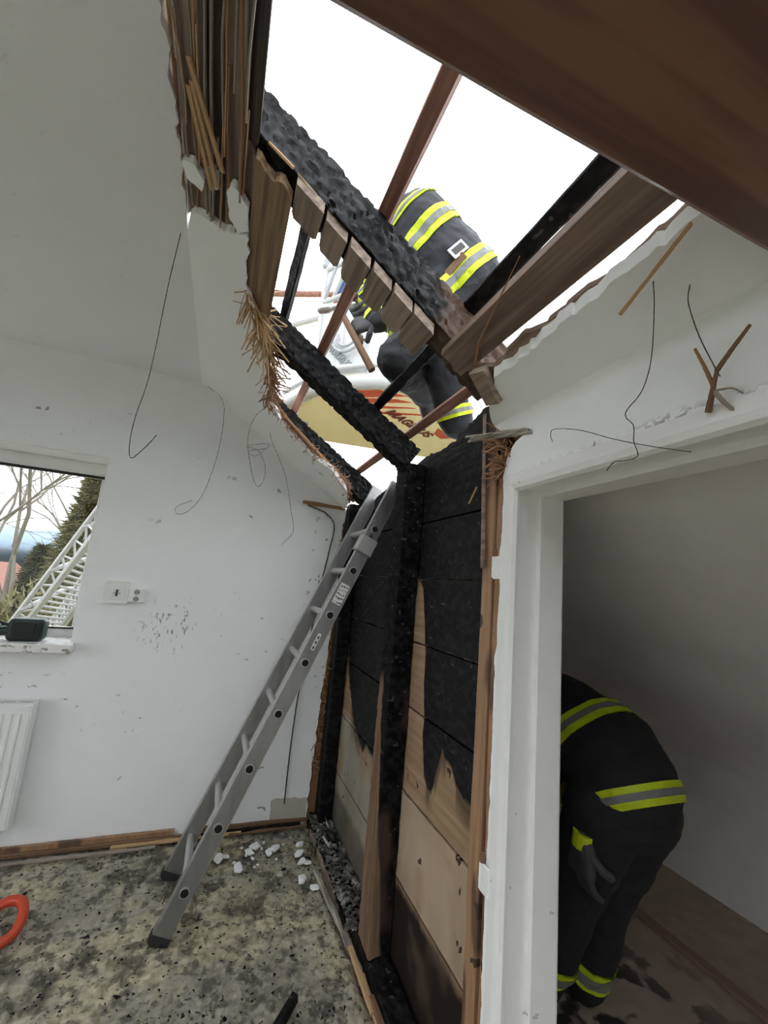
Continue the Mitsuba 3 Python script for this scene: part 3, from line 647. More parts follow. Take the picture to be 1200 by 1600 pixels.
# wires
def wire(pts, label, r=.0016, mat='wire_dark', n=60, cat_='wire'):
    return one('wire', tube(curve(pts, n), r, 5), mat, label, cat_)
wire([(-.314, 1.58, 2.722), (-.321, 1.58, 2.489), (-.323, 1.58, 2.164), (-.34, 1.58, 1.995), (-.342, 1.58, 1.904), (-.329, 1.575, 1.848), (-.297, 1.57, 1.884), (-.265, 1.565, 1.938)], 'long thin wire hanging from the torn ceiling corner, ending in a hook')
wire([(-.25, 2.86, 2.69), (-.155, 2.84, 2.62), (-.119, 2.8, 2.49), (-.12, 2.8, 2.232), (-.164, 2.8, 1.975), (-.229, 2.8, 1.853), (-.288, 2.8, 1.824), (-.299, 2.8, 1.866), (-.221, 2.8, 1.918)], 'thin wire curling into a small loop on the back wall', .0013)
wire([(.12, 2.33, 2.44), (.06, 2.52, 2.42), (.045, 2.7, 2.322), (.106, 2.7, 2.104), (.152, 2.7, 2.05), (.176, 2.7, 2.158), (.122, 2.71, 2.274), (.041, 2.7, 2.291), (.174, 2.69, 2.327), (.106, 2.7, 2.241), (.06, 2.7, 2.26), (.16, 2.7, 2.30)], 'tangled thin wire scribbling in loops below the straw tuft', .0013, n=90)
wire([(.11, 2.30, 2.46), (.16, 2.6, 2.43), (.189, 2.75, 2.38), (.302, 2.75, 2.171), (.374, 2.75, 1.926), (.402, 2.75, 1.804), (.341, 2.76, 1.705)], 'thin wire falling from the straw tuft towards the broken lath', .0013)
one('cable', tube(curve([(.50, 2.885, 2.012), (.60, 2.885, 1.985), (.637, 2.888, 1.969), (.701, 2.888, 1.891), (.679, 2.888, 1.673), (.655, 2.888, 1.495), (.622, 2.888, 1.15), (.589, 2.888, .809), (.576, 2.89, .481), (.577, 2.892, .126)], 80), .0045, 6), 'wire_dark', 'grey cable running down the back wall behind the ladder', 'cable')
wire([(.655, .478, zp(.655) + .002), (.66, .481, 2.038), (.66, .489, 1.941), (.66, .508, 1.888), (.66, .538, 1.863), (.66, .541, 1.849), (.66, .526, 1.827), (.66, .526, 1.797), (.66, .519, 1.768), (.66, .546, 1.766), (.66, .567, 1.769), (.66, .584, 1.756)], 'wavy wire hanging from the sloped ceiling in front of the doorway head', .0010, n=90)
wire([(.69, .437, zp(.69) + .002), (.69, .441, 2.031), (.69, .427, 1.962), (.695, .41, 1.901), (.70, .404, 1.878)], 'thin wire hanging down to the forked twigs', .001)
wire([(.738, .815, 1.90), (.72, .802, 1.908), (.715, .785, 1.918), (.715, .706, 1.89), (.715, .614, 1.84), (.715, .531, 1.8), (.715, .463, 1.771)], 'wire stretched across the plaster just above the doorway', .0009)

# ------------------------------------------------------------------ ladder
ld = thing('ladder', 'scuffed aluminium ladder leaning into the burnt corner', 'ladder')
LA, LB = np.array([-.018, 0, .01]), np.array([.842, 0, 2.035])
lu = unit(LB - LA); lw = np.array([-lu[2], 0, lu[0]])
def rail(y, top):
    t = .026
    prof_ = sg.Polygon([(-.036, -t / 2), (.036, -t / 2), (.036, t / 2), (-.036, t / 2)]).buffer(.003, join_style=1).difference(sg.box(-.026, -.006, .026, .006))
    L = np.linalg.norm(LB - LA) + top
    m = trimesh.creation.extrude_polygon(prof_, L, engine='earcut')
    v = m.vertices
    m.vertices = LA + v[:, 0:1] * lw + np.c_[np.zeros(len(v)), v[:, 1] + y, np.zeros(len(v))] + v[:, 2:3] * lu
    return fixm(m)
obj('rail', rail(2.15, .04), 'aluminium', ld); obj('rail', rail(2.55, .10), 'aluminium', ld)
for y, sgn in ((2.15, -1), (2.55, 1)):
    c = LA + np.array([0, y, 0])
    obj('foot', trimesh.convex.convex_hull(np.vstack([c + lw * a + np.array([0, b, 0]) + lu * d for a in (-.042, .042) for b in (-.019, .019) for d in (-.004, .022)] + [c + np.array([a, b, -.008]) for a in (-.03, .03) for b in (-.017, .017)])), 'black_rubber', ld)
    obj('lip', cat(*[beam(LA + np.array([0, y - sgn * .0, 0]) + lw * a + lu * .06, LA + np.array([0, y, 0]) + lw * a + lu * (np.linalg.norm(LB - LA) - .01), (0, 1, 0), .034, .006, .4) for a in (-.036, .036)]), 'alu_rung', ld)
rs = 0.2515; t0 = .185
for i in range(8):
    c = LA + lu * (t0 + rs * i)
    rg = obj('rung', tube([c + np.array([0, y, 0]) for y in (2.14, 2.20, 2.5, 2.56)], .0175, 14), 'alu_rung', ld, smooth=40)
    obj('rung_end', cat(tube([c + np.array([0, 2.128, 0]), c + np.array([0, 2.1345, 0])], .0205, 16)), 'alu_rung', rg)
    obj('rung_hole', tube([c + np.array([0, 2.1265, 0]), c + np.array([0, 2.132, 0])], .0165, 16), 'hole_black', rg)
c = LA + lu * 1.845
obj('bracket', cat(*[beam(c + np.array([0, y, 0]) - lu * .045, c + np.array([0, y, 0]) + lu * .045, (0, 1, 0), .006 if y != 2.15 else .006, .092, .2) for y in (2.122, 2.176)],
                   *[beam(c + np.array([0, 2.149, 0]) + lw * a - lu * .045, c + np.array([0, 2.149, 0]) + lw * a + lu * .045, (0, 1, 0), .056, .006, .2) for a in (-.045, .045)]), 'alu_rung', ld)
def rail_plate(t, L, w, mat, name, y=2.1325, th=.0015, parent=ld):
    c = LA + lu * t + np.array([0, y, 0])
    return obj(name, beam(c - lu * L / 2, c + lu * L / 2, (0, 1, 0), th, w, .3, ch=.0004), mat, parent)
stk = rail_plate(1.56, .11, .05, 'sticker', 'label'); plab(stk, 'pale printed sticker on the rail')
r = np.random.default_rng(5)
lines = []
for i in range(5):
    x = 1.515 + i * .021
    for k in range(3):
        c = LA + lu * (x + r.uniform(-.003, .003)) + lw * (-.015 + .015 * k) + np.array([0, 2.1312, 0]); L = r.uniform(.003, .007)
        lines.append(beam(c - lw * L, c + lw * L, (0, 1, 0), .001, r.uniform(.004, .009), .3, ch=.0002))
obj('print', cat(lines), 'dark_print', stk)
st2 = rail_plate(1.30, .085, .018, 'sticker', 'label')
obj('print', cat([beam(LA + lu * (1.27 + .026 * i) + np.array([0, 2.1312, 0]) - lu * .007, LA + lu * (1.27 + .026 * i) + np.array([0, 2.1312, 0]) + lu * .007, (0, 1, 0), .001, .008, .3, ch=.0002) for i in range(3)]), 'dark_print', st2)
c = LA + lu * 1.905 + np.array([0, 2.131, 0])
obj('latch', tube([c - lw * .004, c + lw * .012], .010, 10), 'dark_print', ld)

# ------------------------------------------------------------------ things on the gable wall
sw = thing('light_switch', 'large rounded white switch plate without its rocker, left of the double socket', 'switch')
pl_ = sg.box(-.588, 1.286, -.486, 1.388).buffer(.012, quad_segs=6)
obj('plate', sheet(pl_, .022, lambda u, v, t: (u, 2.878 + t, v)), 'white_plastic', sw)
obj('inner_plate', sheet(sg.box(-.567, 1.307, -.507, 1.367).buffer(.008), .004, lambda u, v, t: (u, 2.875 + t, v)), 'white_plastic', sw)
obj('slot', cat(box(-.543, -.531, 2.872, 2.876, 1.315, 1.352), box(-.553, -.549, 2.872, 2.876, 1.33, 1.336), box(-.524, -.520, 2.872, 2.876, 1.33, 1.336)), 'dark_print', sw)
so = thing('power_socket', 'white double power socket on the back wall right of the switch', 'socket')
obj('body', box(-.478, -.388, 2.866, 2.902, 1.285, 1.366, .005), 'white_plastic', so)
for z in (1.345, 1.306):
    ring = sg.Point(-.433, z).buffer(.019).difference(sg.Point(-.433, z).buffer(.0155))
    o_ = obj('outlet', sheet(ring, .004, lambda u, v, t: (u, 2.862 + t, v)), 'white_plastic', so)
    obj('well', sheet(sg.Point(-.433, z).buffer(.0155), .002, lambda u, v, t: (u, 2.8645 + t, v)), 'truck_grey', o_)
    obj('contact', cat(tube([(-.441, 2.862, z), (-.441, 2.866, z)], .0028, 8), tube([(-.425, 2.862, z), (-.425, 2.866, z)], .0028, 8)), 'hole_black', o_)
rd = thing('radiator', 'white ribbed panel radiator below the window', 'radiator')
RX0, RX1 = -1.85, -.80
obj('panel', box(RX0, RX1, 2.80, 2.815, .155, .745, .006), 'radiator_white', rd)
for i in range(28):
    x = RX1 - .045 - i * .0365
    obj('rib', trimesh.convex.convex_hull(np.array([(x + a, y, z) for a, y in ((-.011, 2.8), (.011, 2.8), (-.005, 2.793), (.005, 2.793)) for z in (.195, .705)])), 'radiator_white', rd)
obj('side_cover', box(RX1 - .004, RX1 + .004, 2.803, 2.872, .16, .752, .002), 'radiator_white', rd)
gr = obj('top_grille', cat([box(x, x + .004, 2.806, 2.868, .742, .752) for x in np.arange(RX0, RX1 - .01, .022)] + [box(RX0, RX1, 2.803, 2.808, .744, .753), box(RX0, RX1, 2.866, 2.871, .744, .753)]), 'radiator_white', rd)
obj('back_panel', box(RX0, RX1, 2.862, 2.872, .155, .74, .004), 'radiator_white', rd)
for x in (-1.05, -1.65): obj('bracket', box(x, x + .04, 2.872, 2.9, .2, .7), 'radiator_white', rd)

tc = thing('handheld_camera', 'dark green handheld thermal camera lying on the window sill', 'camera')
def rbox(c, e, r_, seg=14):
    e = np.asarray(e) / 2 - r_
    return MF.batch_hull([MF.sphere(r_, seg).translate([c[0] + a * e[0], c[1] + b * e[1], c[2] + d * e[2]]) for a in (-1, 1) for b in (-1, 1) for d in (-1, 1)])
obj('housing', rbox((-.925, 2.90, 1.108), (.165, .10, .12), .026), 'device_green', tc, smooth=50)
obj('screen_bezel', rbox((-.92, 2.853, 1.108), (.125, .022, .095), .010), 'black_rubber', tc, smooth=50)
obj('screen', box(-.965, -.875, 2.838, 2.843, 1.075, 1.142, .001), 'device_screen', tc)
obj('handle', hullm(((-1.0, 2.90, 1.10), .026), ((-1.16, 2.92, 1.078), .026)) + hullm(((-1.16, 2.92, 1.078), .026), ((-1.26, 2.92, 1.088), .034)), 'device_green', tc, smooth=50)
obj('strap', tube(curve([(-1.0, 2.87, 1.13), (-1.08, 2.855, 1.15), (-1.2, 2.87, 1.12), (-1.25, 2.89, 1.10)], 20), .008, 6), 'black_rubber', tc)

# ------------------------------------------------------------------ litter on the floor
rh = thing('tool_handle', 'orange red plastic tool handle lying on the floor at the left', 'tool')
obj('grip', tube(curve([(-.72, 2.34, .04), (-.64, 2.40, .075), (-.575, 2.385, .085), (-.545, 2.33, .06), (-.56, 2.27, .03), (-.64, 2.24, .022), (-.75, 2.26, .022)], 40), .019, 12), 'red_plastic', rh, smooth=60)
obj('guard', rbox((-.73, 2.30, .045), (.13, .14, .08), .02), 'red_plastic', rh, smooth=50)
chunks = [(.213, 2.636), (.245, 2.655), (.372, 2.664), (.402, 2.704), (.473, 2.642), (.51, 2.664), (.306, 2.536), (.507, 2.441), (.65, 2.677), (.631, 2.591), (.635, 2.511), (.666, 2.51), (.611, 2.383), (.661, 2.319), (.408, 2.556), (.456, 2.745), (.354, 2.65), (.334, 2.719), (.508, 2.583), (.39, 2.544), (.44, 2.69), (.29, 2.60), (.56, 2.70), (.385, 2.615)]
cdesc = ['largest flat white plaster chunk behind the ladder rail', 'white plaster piece beside the largest chunk', 'white plaster chunk near the middle of the heap', 'white plaster chunk by the skirting strips', 'long white plaster shard right of the heap', 'white plaster flake right of the long shard', 'lone white plaster flake in front of the heap', 'cream plaster flake lying alone on the sooty floor', 'white plaster chunk in the corner near the stud', 'white plaster chunk below the corner one', 'square white plaster lump by the broken floor edge', 'white plaster lump touching the square one', 'bright white plaster cube nearest the viewer', 'pale plaster flake beside the bright cube']
r = np.random.default_rng(12)
for i, (x, y) in enumerate(chunks):
    big = i < 14; s = (.034 if big else .013) * r.uniform(.75, 1.25); s = .042 if i == 0 else s
    m = trimesh.convex.convex_hull(unit_rows(r.uniform(-1, 1, (22, 3))) * r.uniform(.8, 1.1, (22, 1)) * [s * 1.0, s * .66, s * .36]); m.apply_transform(trimesh.transformations.rotation_matrix(r.uniform(0, 3), [0, 0, 1]))
    m.apply_translation((x, y, -m.bounds[0][2] - .004))
    one('plaster_chunk', m, 'plaster' if i != 7 else 'plaster_raw', cdesc[i] if big else 'small white plaster crumb lying in the heap by the corner', 'plaster chunk', 'plaster chunks by the corner' if big else 'small plaster crumbs in the heap')
r = np.random.default_rng(13); ms = []
for i in range(2600):
    x, y = r.uniform(-1.1, .72), r.uniform(1.2, 2.85)
    if r.random() > .35 + .65 * meshkit.fbm(np.array([x * 3, y * 3, 0.]), 2, 5): continue
    s = r.uniform(.0015, .0045) * (2.0 if r.random() < .05 else 1)
    m = trimesh.convex.convex_hull(r.normal(0, 1, (7, 3)) * [s, s * .7, s * .5]); m.apply_translation((x, y, .0)); ms.append(m)
one('charcoal_crumbs', cat(ms), 'char', 'black charcoal crumbs scattered over the burnt floor', 'charcoal', kind='stuff')
ms = []
for i in range(800):
    y = r.uniform(1.95, 2.88); x = r.uniform(.735, .855); s = r.uniform(.004, .012)
    m = trimesh.convex.convex_hull(r.normal(0, 1, (8, 3)) * [s, s * .8, s * .5]); m.apply_translation((x, y, .045 + r.uniform(0, .02))); ms.append(m)
scene['rubble_grey'] = principled(proc(lambda p, n, uv: c3(.34, .33, .31) * dr.square(dr.square(F(p.x * 28, p.y * 28, p.z * 28, 3) + .22))), .9)
one('rubble', cat(ms), 'rubble_grey', 'grey ash and rubble lying along the foot of the plank wall', 'rubble', kind='stuff')
one('charred_stick', beam((.385, 1.66, .012), (.475, 1.765, .018), (0, 0, 1), .03, .028, .012, .008, 20, 33, .01), 'char', 'charred wood piece lying on the floor at the bottom edge', 'charred wood')
fe = thing('floorboard_edge', 'splintered yellow floorboard edge at the foot of the plank wall', 'floorboard')
for i, (a, b, m) in enumerate((((.728, 1.93, .016), (.728, 1.62, .014), 'straw'), ((.735, 1.80, .012), (.732, 1.45, .010), 'straw'), ((.715, 2.2, .006), (.722, 1.9, .008), 'stick_grey'), ((.69, 2.45, .004), (.715, 2.1, .006), 'stick_grey'), ((.742, 1.7, .02), (.74, 1.3, .02), 'stick_brown'))):
    obj('splinter', beam(a, b, (1, 0, 0), .022, .016, .012, .009, 18, 50 + i, .04), m, fe)
r = np.random.default_rng(14)
for i in range(7):
    x, y, a = r.uniform(.70, .83), r.uniform(2.35, 2.85), r.uniform(0, 3)
    one('burnt_scrap', beam((x, y, .07 + .012 * (i % 3)), (x + .08 * math.cos(a) * .5, y + .11 * math.sin(a), .075 + .01 * (i % 3)), (0, 0, 1), .012, .014, .012, .004, 20, 80 + i, .01), ['char', 'stick_grey'][i % 2], ['black burnt wood scrap in the corner rubble', 'grey wood scrap in the corner rubble'][i % 2], 'wood scrap', ['black scraps in the corner rubble', 'grey scraps in the corner rubble'][i % 2])

# ------------------------------------------------------------------ people
def hand(wr, d, up, grip, s=1.0):
    """palm and five fingers: d along the forearm, up = back of the hand; fingers curl by grip (radians per joint)"""
    d, up = unit(d), np.asarray(up, float); up = unit(up - d * (up @ d)); sd = np.cross(d, up)
    pc = np.asarray(wr) + d * .05 * s
    B = [[(np.asarray(wr), .026 * s), (pc + d * .03 * s + sd * .028 * s, .016 * s), (pc + d * .03 * s - sd * .028 * s, .016 * s), (pc - d * .02 * s + sd * .022 * s, .018 * s), (pc - d * .02 * s - sd * .022 * s, .018 * s)]]
    for i, L in enumerate((.9, 1.05, 1.0, .8)):
        p = pc + d * .04 * s + sd * (-.03 + .02 * i) * s; a = 0.25; q = p
        for j, l in enumerate((.036, .026, .020)):
            a += grip; nx = q + (d * math.cos(a) - up * math.sin(a)) * l * L * s
            B.append([(q, (.0105 - .001 * j) * s), (nx, (.0095 - .001 * j) * s)]); q = nx
    p = pc - d * .02 * s - sd * .03 * s; q = p; v = unit(d * .6 - sd * .8 - up * .4)
    for j, l in enumerate((.035, .028)):
        nx = q + v * l * s; B.append([(q, .0125 * s), (nx, .011 * s)]); q = nx; v = unit(v + sd * .5 - up * .5)
    return B

def head_bones(c, face, up, s=1.0):
    f, u = unit(face), np.asarray(up, float); u = unit(u - f * (u @ f)); sd = np.cross(f, u); c = np.asarray(c)
    B = [[(c + u * .03 * s - f * .02 * s, .085 * s), (c - u * .06 * s + f * .035 * s, .052 * s)], [(c - u * .085 * s + f * .055 * s, .026 * s), (c - u * .03 * s + f * .05 * s, .05 * s)],
         [(c + u * .005 * s + f * .088 * s, .012 * s), (c - u * .03 * s + f * .108 * s, .014 * s)]]
    B += [[(c + sd * k * .083 * s + u * .01 * s, .014 * s), (c + sd * k * .083 * s - u * .03 * s, .010 * s)] for k in (-1, 1)]
    return B

def helmet(c, face, up, s=1.0):
    f, u = unit(face), np.asarray(up, float); u = unit(u - f * (u @ f)); c = np.asarray(c) + u * .035 * s
    m = trimesh.creation.icosphere(4, 1.0); v = m.vertices.copy()
    v = v * [.135 * s, .12 * s, .125 * s]; v[:, 2] = np.where(v[:, 2] < -.02 * s, -.02 * s + (v[:, 2] + .02 * s) * .15, v[:, 2])
    rim_ = np.clip(1 - np.abs(v[:, 2:3] + .03 * s) / .02, 0, 1) * .02 * s * np.c_[unit_rows(m.vertices[:, :2]), np.zeros(len(v))]
    v = v + rim_
    sd = np.cross(u, f); m.vertices = c + v[:, 0:1] * f + v[:, 1:2] * sd + v[:, 2:3] * u
    return m

def person(label, J, hair=None, trouser_mat='suit', bands=(), gloves=True, seed=0, jacket_mat='suit'):
    """J: joints. One continuous body; jacket, trousers, boots, gloves, helmet and reflective bands are its children."""
    k = thing('person', label, 'person')
    A = {n: np.asarray(v, float) for n, v in J.items() if isinstance(v, (tuple, list, np.ndarray)) and len(v) == 3}
    S, H = A['chest'], A['pelvis']
    bb_ = [[(H, .13), (A['waist'], .12)], [(A['waist'], .12), (S, .14)], [(A['shL'], .06), (A['shR'], .06), (S, .12)], [(S, .08), (A['neck'], .055)], [(A['neck'], .055), (A['head'], .06)]]
    bb_ += head_bones(A['head'], J['face'], J['hup'])
    for s in 'LR':
        bb_ += [[(A['sh' + s], .055), (A['el' + s], .042)], [(A['el' + s], .042), (A['wr' + s], .028)]] + hand(A['wr' + s], A['ha' + s] - A['wr' + s], J['hb' + s], J.get('grip', .75), 1.0)
        bb_ += [[(A['hip' + s], .085), (A['kn' + s], .058)], [(A['kn' + s], .058), (A['an' + s], .04)], [(A['an' + s], .04), (A['toe' + s], .03)], [(H, .12), (A['hip' + s], .085)]]
    obj('body', body(bb_, .03, 6), 'skin', k, smooth=60)
    jr = J.get('jr', .185)
    jb = [[(A['hem'], jr), (A['waist'], jr)], [(A['waist'], jr), (S, jr * 1.03)], [(S, jr * .9), (A['shL'], .095), (A['shR'], .095)], [(S, .14), (A['neck'], .085)]]
    for s in 'LR':
        jb += [[(A['sh' + s], .095), (A['el' + s], .075)], [(A['el' + s], .077), (A['wr' + s], .058)]]
    jb += J.get('extra', [])
    jm = wrinkle(wrinkle(body(jb, .018, 10), .016, 7, seed), .008, 22, seed + 5)
    obj('jacket', jm, jacket_mat, k, smooth=60)
    tb = []
    for s in 'LR':
        tb += [[(H, .165), (A['hip' + s], .125)], [(A['hip' + s], .128), (A['kn' + s], .094)], [(A['kn' + s], .094), (A['an' + s], .078)]]
    tm = wrinkle(wrinkle(body(tb, .018, 8), .015, 8, seed + 1), .007, 22, seed + 6)
    obj('trousers', tm, trouser_mat, k, smooth=60)
    for s in 'LR':
        a, t = A['an' + s], A['toe' + s]; d = unit(t - a)
        dn = unit(A['an' + s] - A['kn' + s])
        bo = body([[(a - dn * .09, .068), (a, .06)], [(a, .06), (a + dn * .03 - d * .02, .045)], [(a + d * .02, .055), (t, .044)], [(a + dn * .035, .04), (t + dn * .01, .042)]], .02, 5)
        obj('boot', bo, 'boot_leather', k, smooth=60)
        gl = body(hand(A['wr' + s], A['ha' + s] - A['wr' + s], J['hb' + s], J.get('grip', .75), 1.16) + [[(A['wr' + s], .04), (A['wr' + s] + unit(A['el' + s] - A['wr' + s]) * .05, .046)]], .006, 4)
        obj('glove', gl, 'glove', k, smooth=60)
    obj('helmet', helmet(A['head'], J['face'], J['hup']), 'helmet_paint', k, smooth=60)
    for which, c, n, w, keep in bands:
        src = {'j': jm, 't': tm}[which]
        b1 = band(src, c, n, w, .006)
        if keep: b1 = near_only(b1, np.asarray(c, float), keep)
        kb = obj('reflective_band', b1, 'hivis', k)
        b2 = band(src, c, n, w * .34, .0085)
        if keep: b2 = near_only(b2, np.asarray(c, float), keep)
        obj('grey_stripe', b2, 'reflector', kb)
    return k, jm, tm

ax1 = unit(np.array([.942, 1.513, 2.829]) - np.array([.579, 1.586, 3.147]))
J1 = dict(chest=(.63, 1.585, 3.10), waist=(.80, 1.55, 2.955), hem=(.86, 1.535, 2.90), pelvis=(.935, 1.525, 2.835), neck=(.555, 1.66, 3.16), head=(.515, 1.76, 3.13), face=(-.5, .6, -.6), hup=(-.55, .1, .6),
          shL=(.62, 1.53, 2.99), elL=(.71, 1.654, 2.822), wrL=(.515, 1.726, 2.726), haL=(.44, 1.752, 2.69), hbL=(-.1, -.8, .5), shR=(.56, 1.72, 3.20), elR=(.52, 1.90, 3.06), wrR=(.48, 1.90, 2.90), haR=(.45, 1.87, 2.83), hbR=(0, .7, .6),
          hipL=(.868, 1.525, 2.765), knL=(.585, 1.60, 2.485), anL=(.86, 1.86, 2.50), toeL=(.92, 1.93, 2.42), hipR=(.99, 1.52, 2.80), knR=(.82, 1.60, 2.49), anR=(.915, 1.63, 2.275), toeR=(1.02, 1.585, 2.165), grip=.8, jr=.176, extra=[[((.80, 1.55, 2.90), .15), ((.62, 1.60, 2.64), .095)]])
bw = .085
p1, jm1, tm1 = person('firefighter in dark suit with yellow bands leaning over the open roof with a hammer', J1, trouser_mat='suit', jacket_mat='suit_grey', seed=3,
    bands=[('j', np.array([.70, 1.56, 3.04]) - ax1 * .035, ax1, bw, None), ('j', np.array([.70, 1.56, 3.04]) + ax1 * .205, ax1, bw, None), ('j', np.array([.70, 1.56, 3.04]) - ax1 * .165, ax1, .03, None), ('j', (.645, 1.592, 2.675), unit(np.array([.18, -.05, .26])), .06, .2), ('j', (.568, 1.706, 2.752), unit(np.array([-.195, .072, -.096])), .07, .16), ('t', (.90, 1.622, 2.315), unit(np.array([-.095, -.03, .215])), .05, .2)])
# patch, pocket strap and lamp on the jacket back
def patch_on(m, target, view, size, th, up, name, mat, parent):
    """a small stitched patch lying on mesh m where the line eye->target meets it"""
    loc, _, tri = m.ray.intersects_location([view], [unit(np.asarray(target) - view)])
    i = np.argmin(np.linalg.norm(loc - view, axis=1)); c = loc[i]; n = m.face_normals[tri[i]]
    if n @ (view - c) < 0: n = -n
    u = np.asarray(up, float); u = unit(u - n * (u @ n))
    return obj(name, beam(c - u * size[1] / 2 + n * .008, c + u * size[1] / 2 + n * .008, np.cross(u, n), size[0], th, .3, ch=.001), mat, parent), c, n, u
side_pt = np.array([.45, .9, 2.6])
kp_, c, n, u = patch_on(jm1, (.76, 1.45, 2.965), np.array([.55, .9, 2.55]), (.05, .085), .004, np.cross(ax1, [.3, -.7, -.6]), 'name_patch', 'sticker', p1)
obj('patch_print', beam(c - u * .03 + n * .0115, c + u * .03 + n * .0115, np.cross(u, n), .028, .002, .3, ch=.0005), 'dark_print', kp_)
kq, c, n, u = patch_on(jm1, (.74, 1.40, 2.86), np.array([.55, .9, 2.55]), (.03, .10), .012, np.cross(ax1, [.3, -.7, -.6]), 'strap', 'stick_brown', p1)

hm = thing('hammer', 'claw hammer with a wooden handle in the gloved hand on the roof', 'hammer')
h0, h1, hs, he = np.array([.262, 1.80, 2.742]), np.array([.375, 1.752, 2.776]), np.array([.334, 1.772, 2.767]), np.array([.50, 1.67, 2.44])
obj('head', body([[(h0, .020), (h0 + (h1 - h0) * .3, .022)], [(h0 + (h1 - h0) * .3, .016), (h1, .014)], [(h1, .013), (h1 + np.array([.03, -.01, .012]), .006)]], .012, 3), 'steel', hm, smooth=50)
obj('handle', tube([hs - (he - hs) * .06, hs, he], [.013, .014, .017], 10), 'stick_brown', hm, smooth=50)

# firefighter bending in the storage room
J2 = dict(pelvis=(1.42, 1.19, .86), hem=(1.42, 1.20, .90), waist=(1.42, 1.26, .97), chest=(1.42, 1.50, 1.02), neck=(1.42, 1.65, .98), head=(1.42, 1.76, .90), face=(0, .6, -.8), hup=(0, .8, .6),
          shL=(1.28, 1.51, .98), elL=(1.26, 1.60, .74), wrL=(1.28, 1.78, .62), haL=(1.29, 1.85, .56), hbL=(-1, 0, .2), shR=(1.56, 1.51, .98), elR=(1.58, 1.60, .74), wrR=(1.56, 1.78, .63), haR=(1.54, 1.85, .57), hbR=(1, 0, .2),
          hipL=(1.335, 1.20, .82), knL=(1.335, 1.34, .48), anL=(1.36, 1.49, .12), toeL=(1.36, 1.64, .06), hipR=(1.505, 1.20, .82), knR=(1.50, 1.33, .48), anR=(1.50, 1.44, .12), toeR=(1.51, 1.59, .06), grip=.5, jr=.178)
p2, jm2, tm2 = person('firefighter in black suit with yellow bands bending down in the dark storage room', J2, seed=8,
    bands=[('j', (1.42, 1.28, 1.087), (0, .82, .57), .075, None), ('j', (1.42, 1.05, .93), (0, .52, .85), .06, None), ('t', (1.36, 1.455, .20), (0, -.38, .92), .06, .22), ('t', (1.50, 1.415, .20), (0, -.29, .95), .06, .22)])
gp = obj('spare_glove', body(hand((1.235, 1.19, .75), (0, .1, -1), (-1, 0, 0), .25, 1.2), .008, 3), 'glove', p2, smooth=60)
obj('cuff', tube([(1.235, 1.187, .77), (1.235, 1.195, .725)], .034, 14), 'hivis', gp)

# ------------------------------------------------------------------ aerial platform outside
pf = thing('aerial_platform', 'white rescue platform of the fire truck ladder with a tan underside above the roof hole', 'aerial platform')
pts = [(.392, 4.758), (.62, 4.16), (.78, 3.93), (.922, 3.80), (1.063, 3.68), (1.319, 3.57), (1.631, 3.64), (2.166, 4.043), (2.837, 4.632), (2.80, 5.3), (.6, 5.6)]
plate = sg.Polygon(pts).buffer(.05).buffer(-.05)
obj('underside', sheet(plate, .03, lambda u, v, t: (u, v, 3.40 + t)), 'plate_tan', pf)
rimc = curve([(a, b, 3.44) for a, b in pts[:9]], 60)
obj('bumper', tube(rimc, .075, 12), 'truck_white', pf, smooth=60)
obj('bumper_rail', tube(rimc + [0, -.08, .14], .03, 8), 'truck_white', pf, smooth=60)
for i in range(4):
    a = np.array([.86 + .0 * i, 3.98 + i * .075]); 
    s_ = sg.Polygon([(.80 + .085 * i, 3.97 + i * .12), (1.20 + .22 * i, 3.70 + i * .105), (1.50 + .1 * i, 3.68 + i * .11), (1.02 + .06 * i, 4.0 + i * .115)]).convex_hull.intersection(plate.buffer(-.06))
    if not s_.is_empty: obj('chevron', sheet(s_, .004, lambda u, v, t: (u, v, 3.396 + t)), 'truck_red', pf)
obj('chevron', sheet(sg.Polygon([(2.15, 4.25), (2.45, 4.45), (2.35, 4.55), (2.2, 4.45)]), .004, lambda u, v, t: (u, v, 3.396 + t)), 'truck_red', pf)
def flat_text(txt, h, o, ux, uy, d, mat, name, parent, bold=True):
    m = meshkit.text_mesh(txt, h, .006, bold); ux, uy = unit(ux), np.asarray(uy, float); uy = unit(uy - ux * (uy @ ux)); v = m.vertices
    m.vertices = np.asarray(o) + v[:, 0:1] * ux + v[:, 1:2] * uy + v[:, 2:3] * np.cross(ux, uy)
    return obj(name, m, mat, parent)
k = flat_text('MAGIRUS', .13, (1.43, 4.16, 3.394), (.845, .50, 0), (.10, -.30, 0), 1, 'letter_maroon', 'lettering', pf); plab(k, 'dark red lettering MAGIRUS')
# near side wall of the platform
wallp = [(.62, 4.16), (.78, 3.93), (.922, 3.80), (1.063, 3.68)]
def wall_at(s): # s 0..1 along
    p = np.array(wallp); L = np.r_[0, np.cumsum(np.linalg.norm(np.diff(p, axis=0), axis=1))]; L /= L[-1]
    return np.array([np.interp(s, L, p[:, 0]), np.interp(s, L, p[:, 1])])
vs, fs = [], []
ss = np.linspace(0, 1, 9)
for s in ss:
    x, y = wall_at(s)
    for dx in (0, .03):
        for z in (3.55, 4.42): vs.append((x + dx, y + dx, z))
for i in range(8):
    a = i * 4; b = a + 4
    for q in ((a, b, b + 1, a + 1), (a + 2, a + 3, b + 3, b + 2), (a + 1, b + 1, b + 3, a + 3), (a, a + 2, b + 2, b)): fs += [(q[0], q[1], q[2]), (q[0], q[2], q[3])]
fs += [(0, 1, 3), (0, 3, 2), (32, 34, 35), (32, 35, 33)]
obj('side_panel', fixm(trimesh.Trimesh(vs, fs, process=False)), 'truck_white', pf)
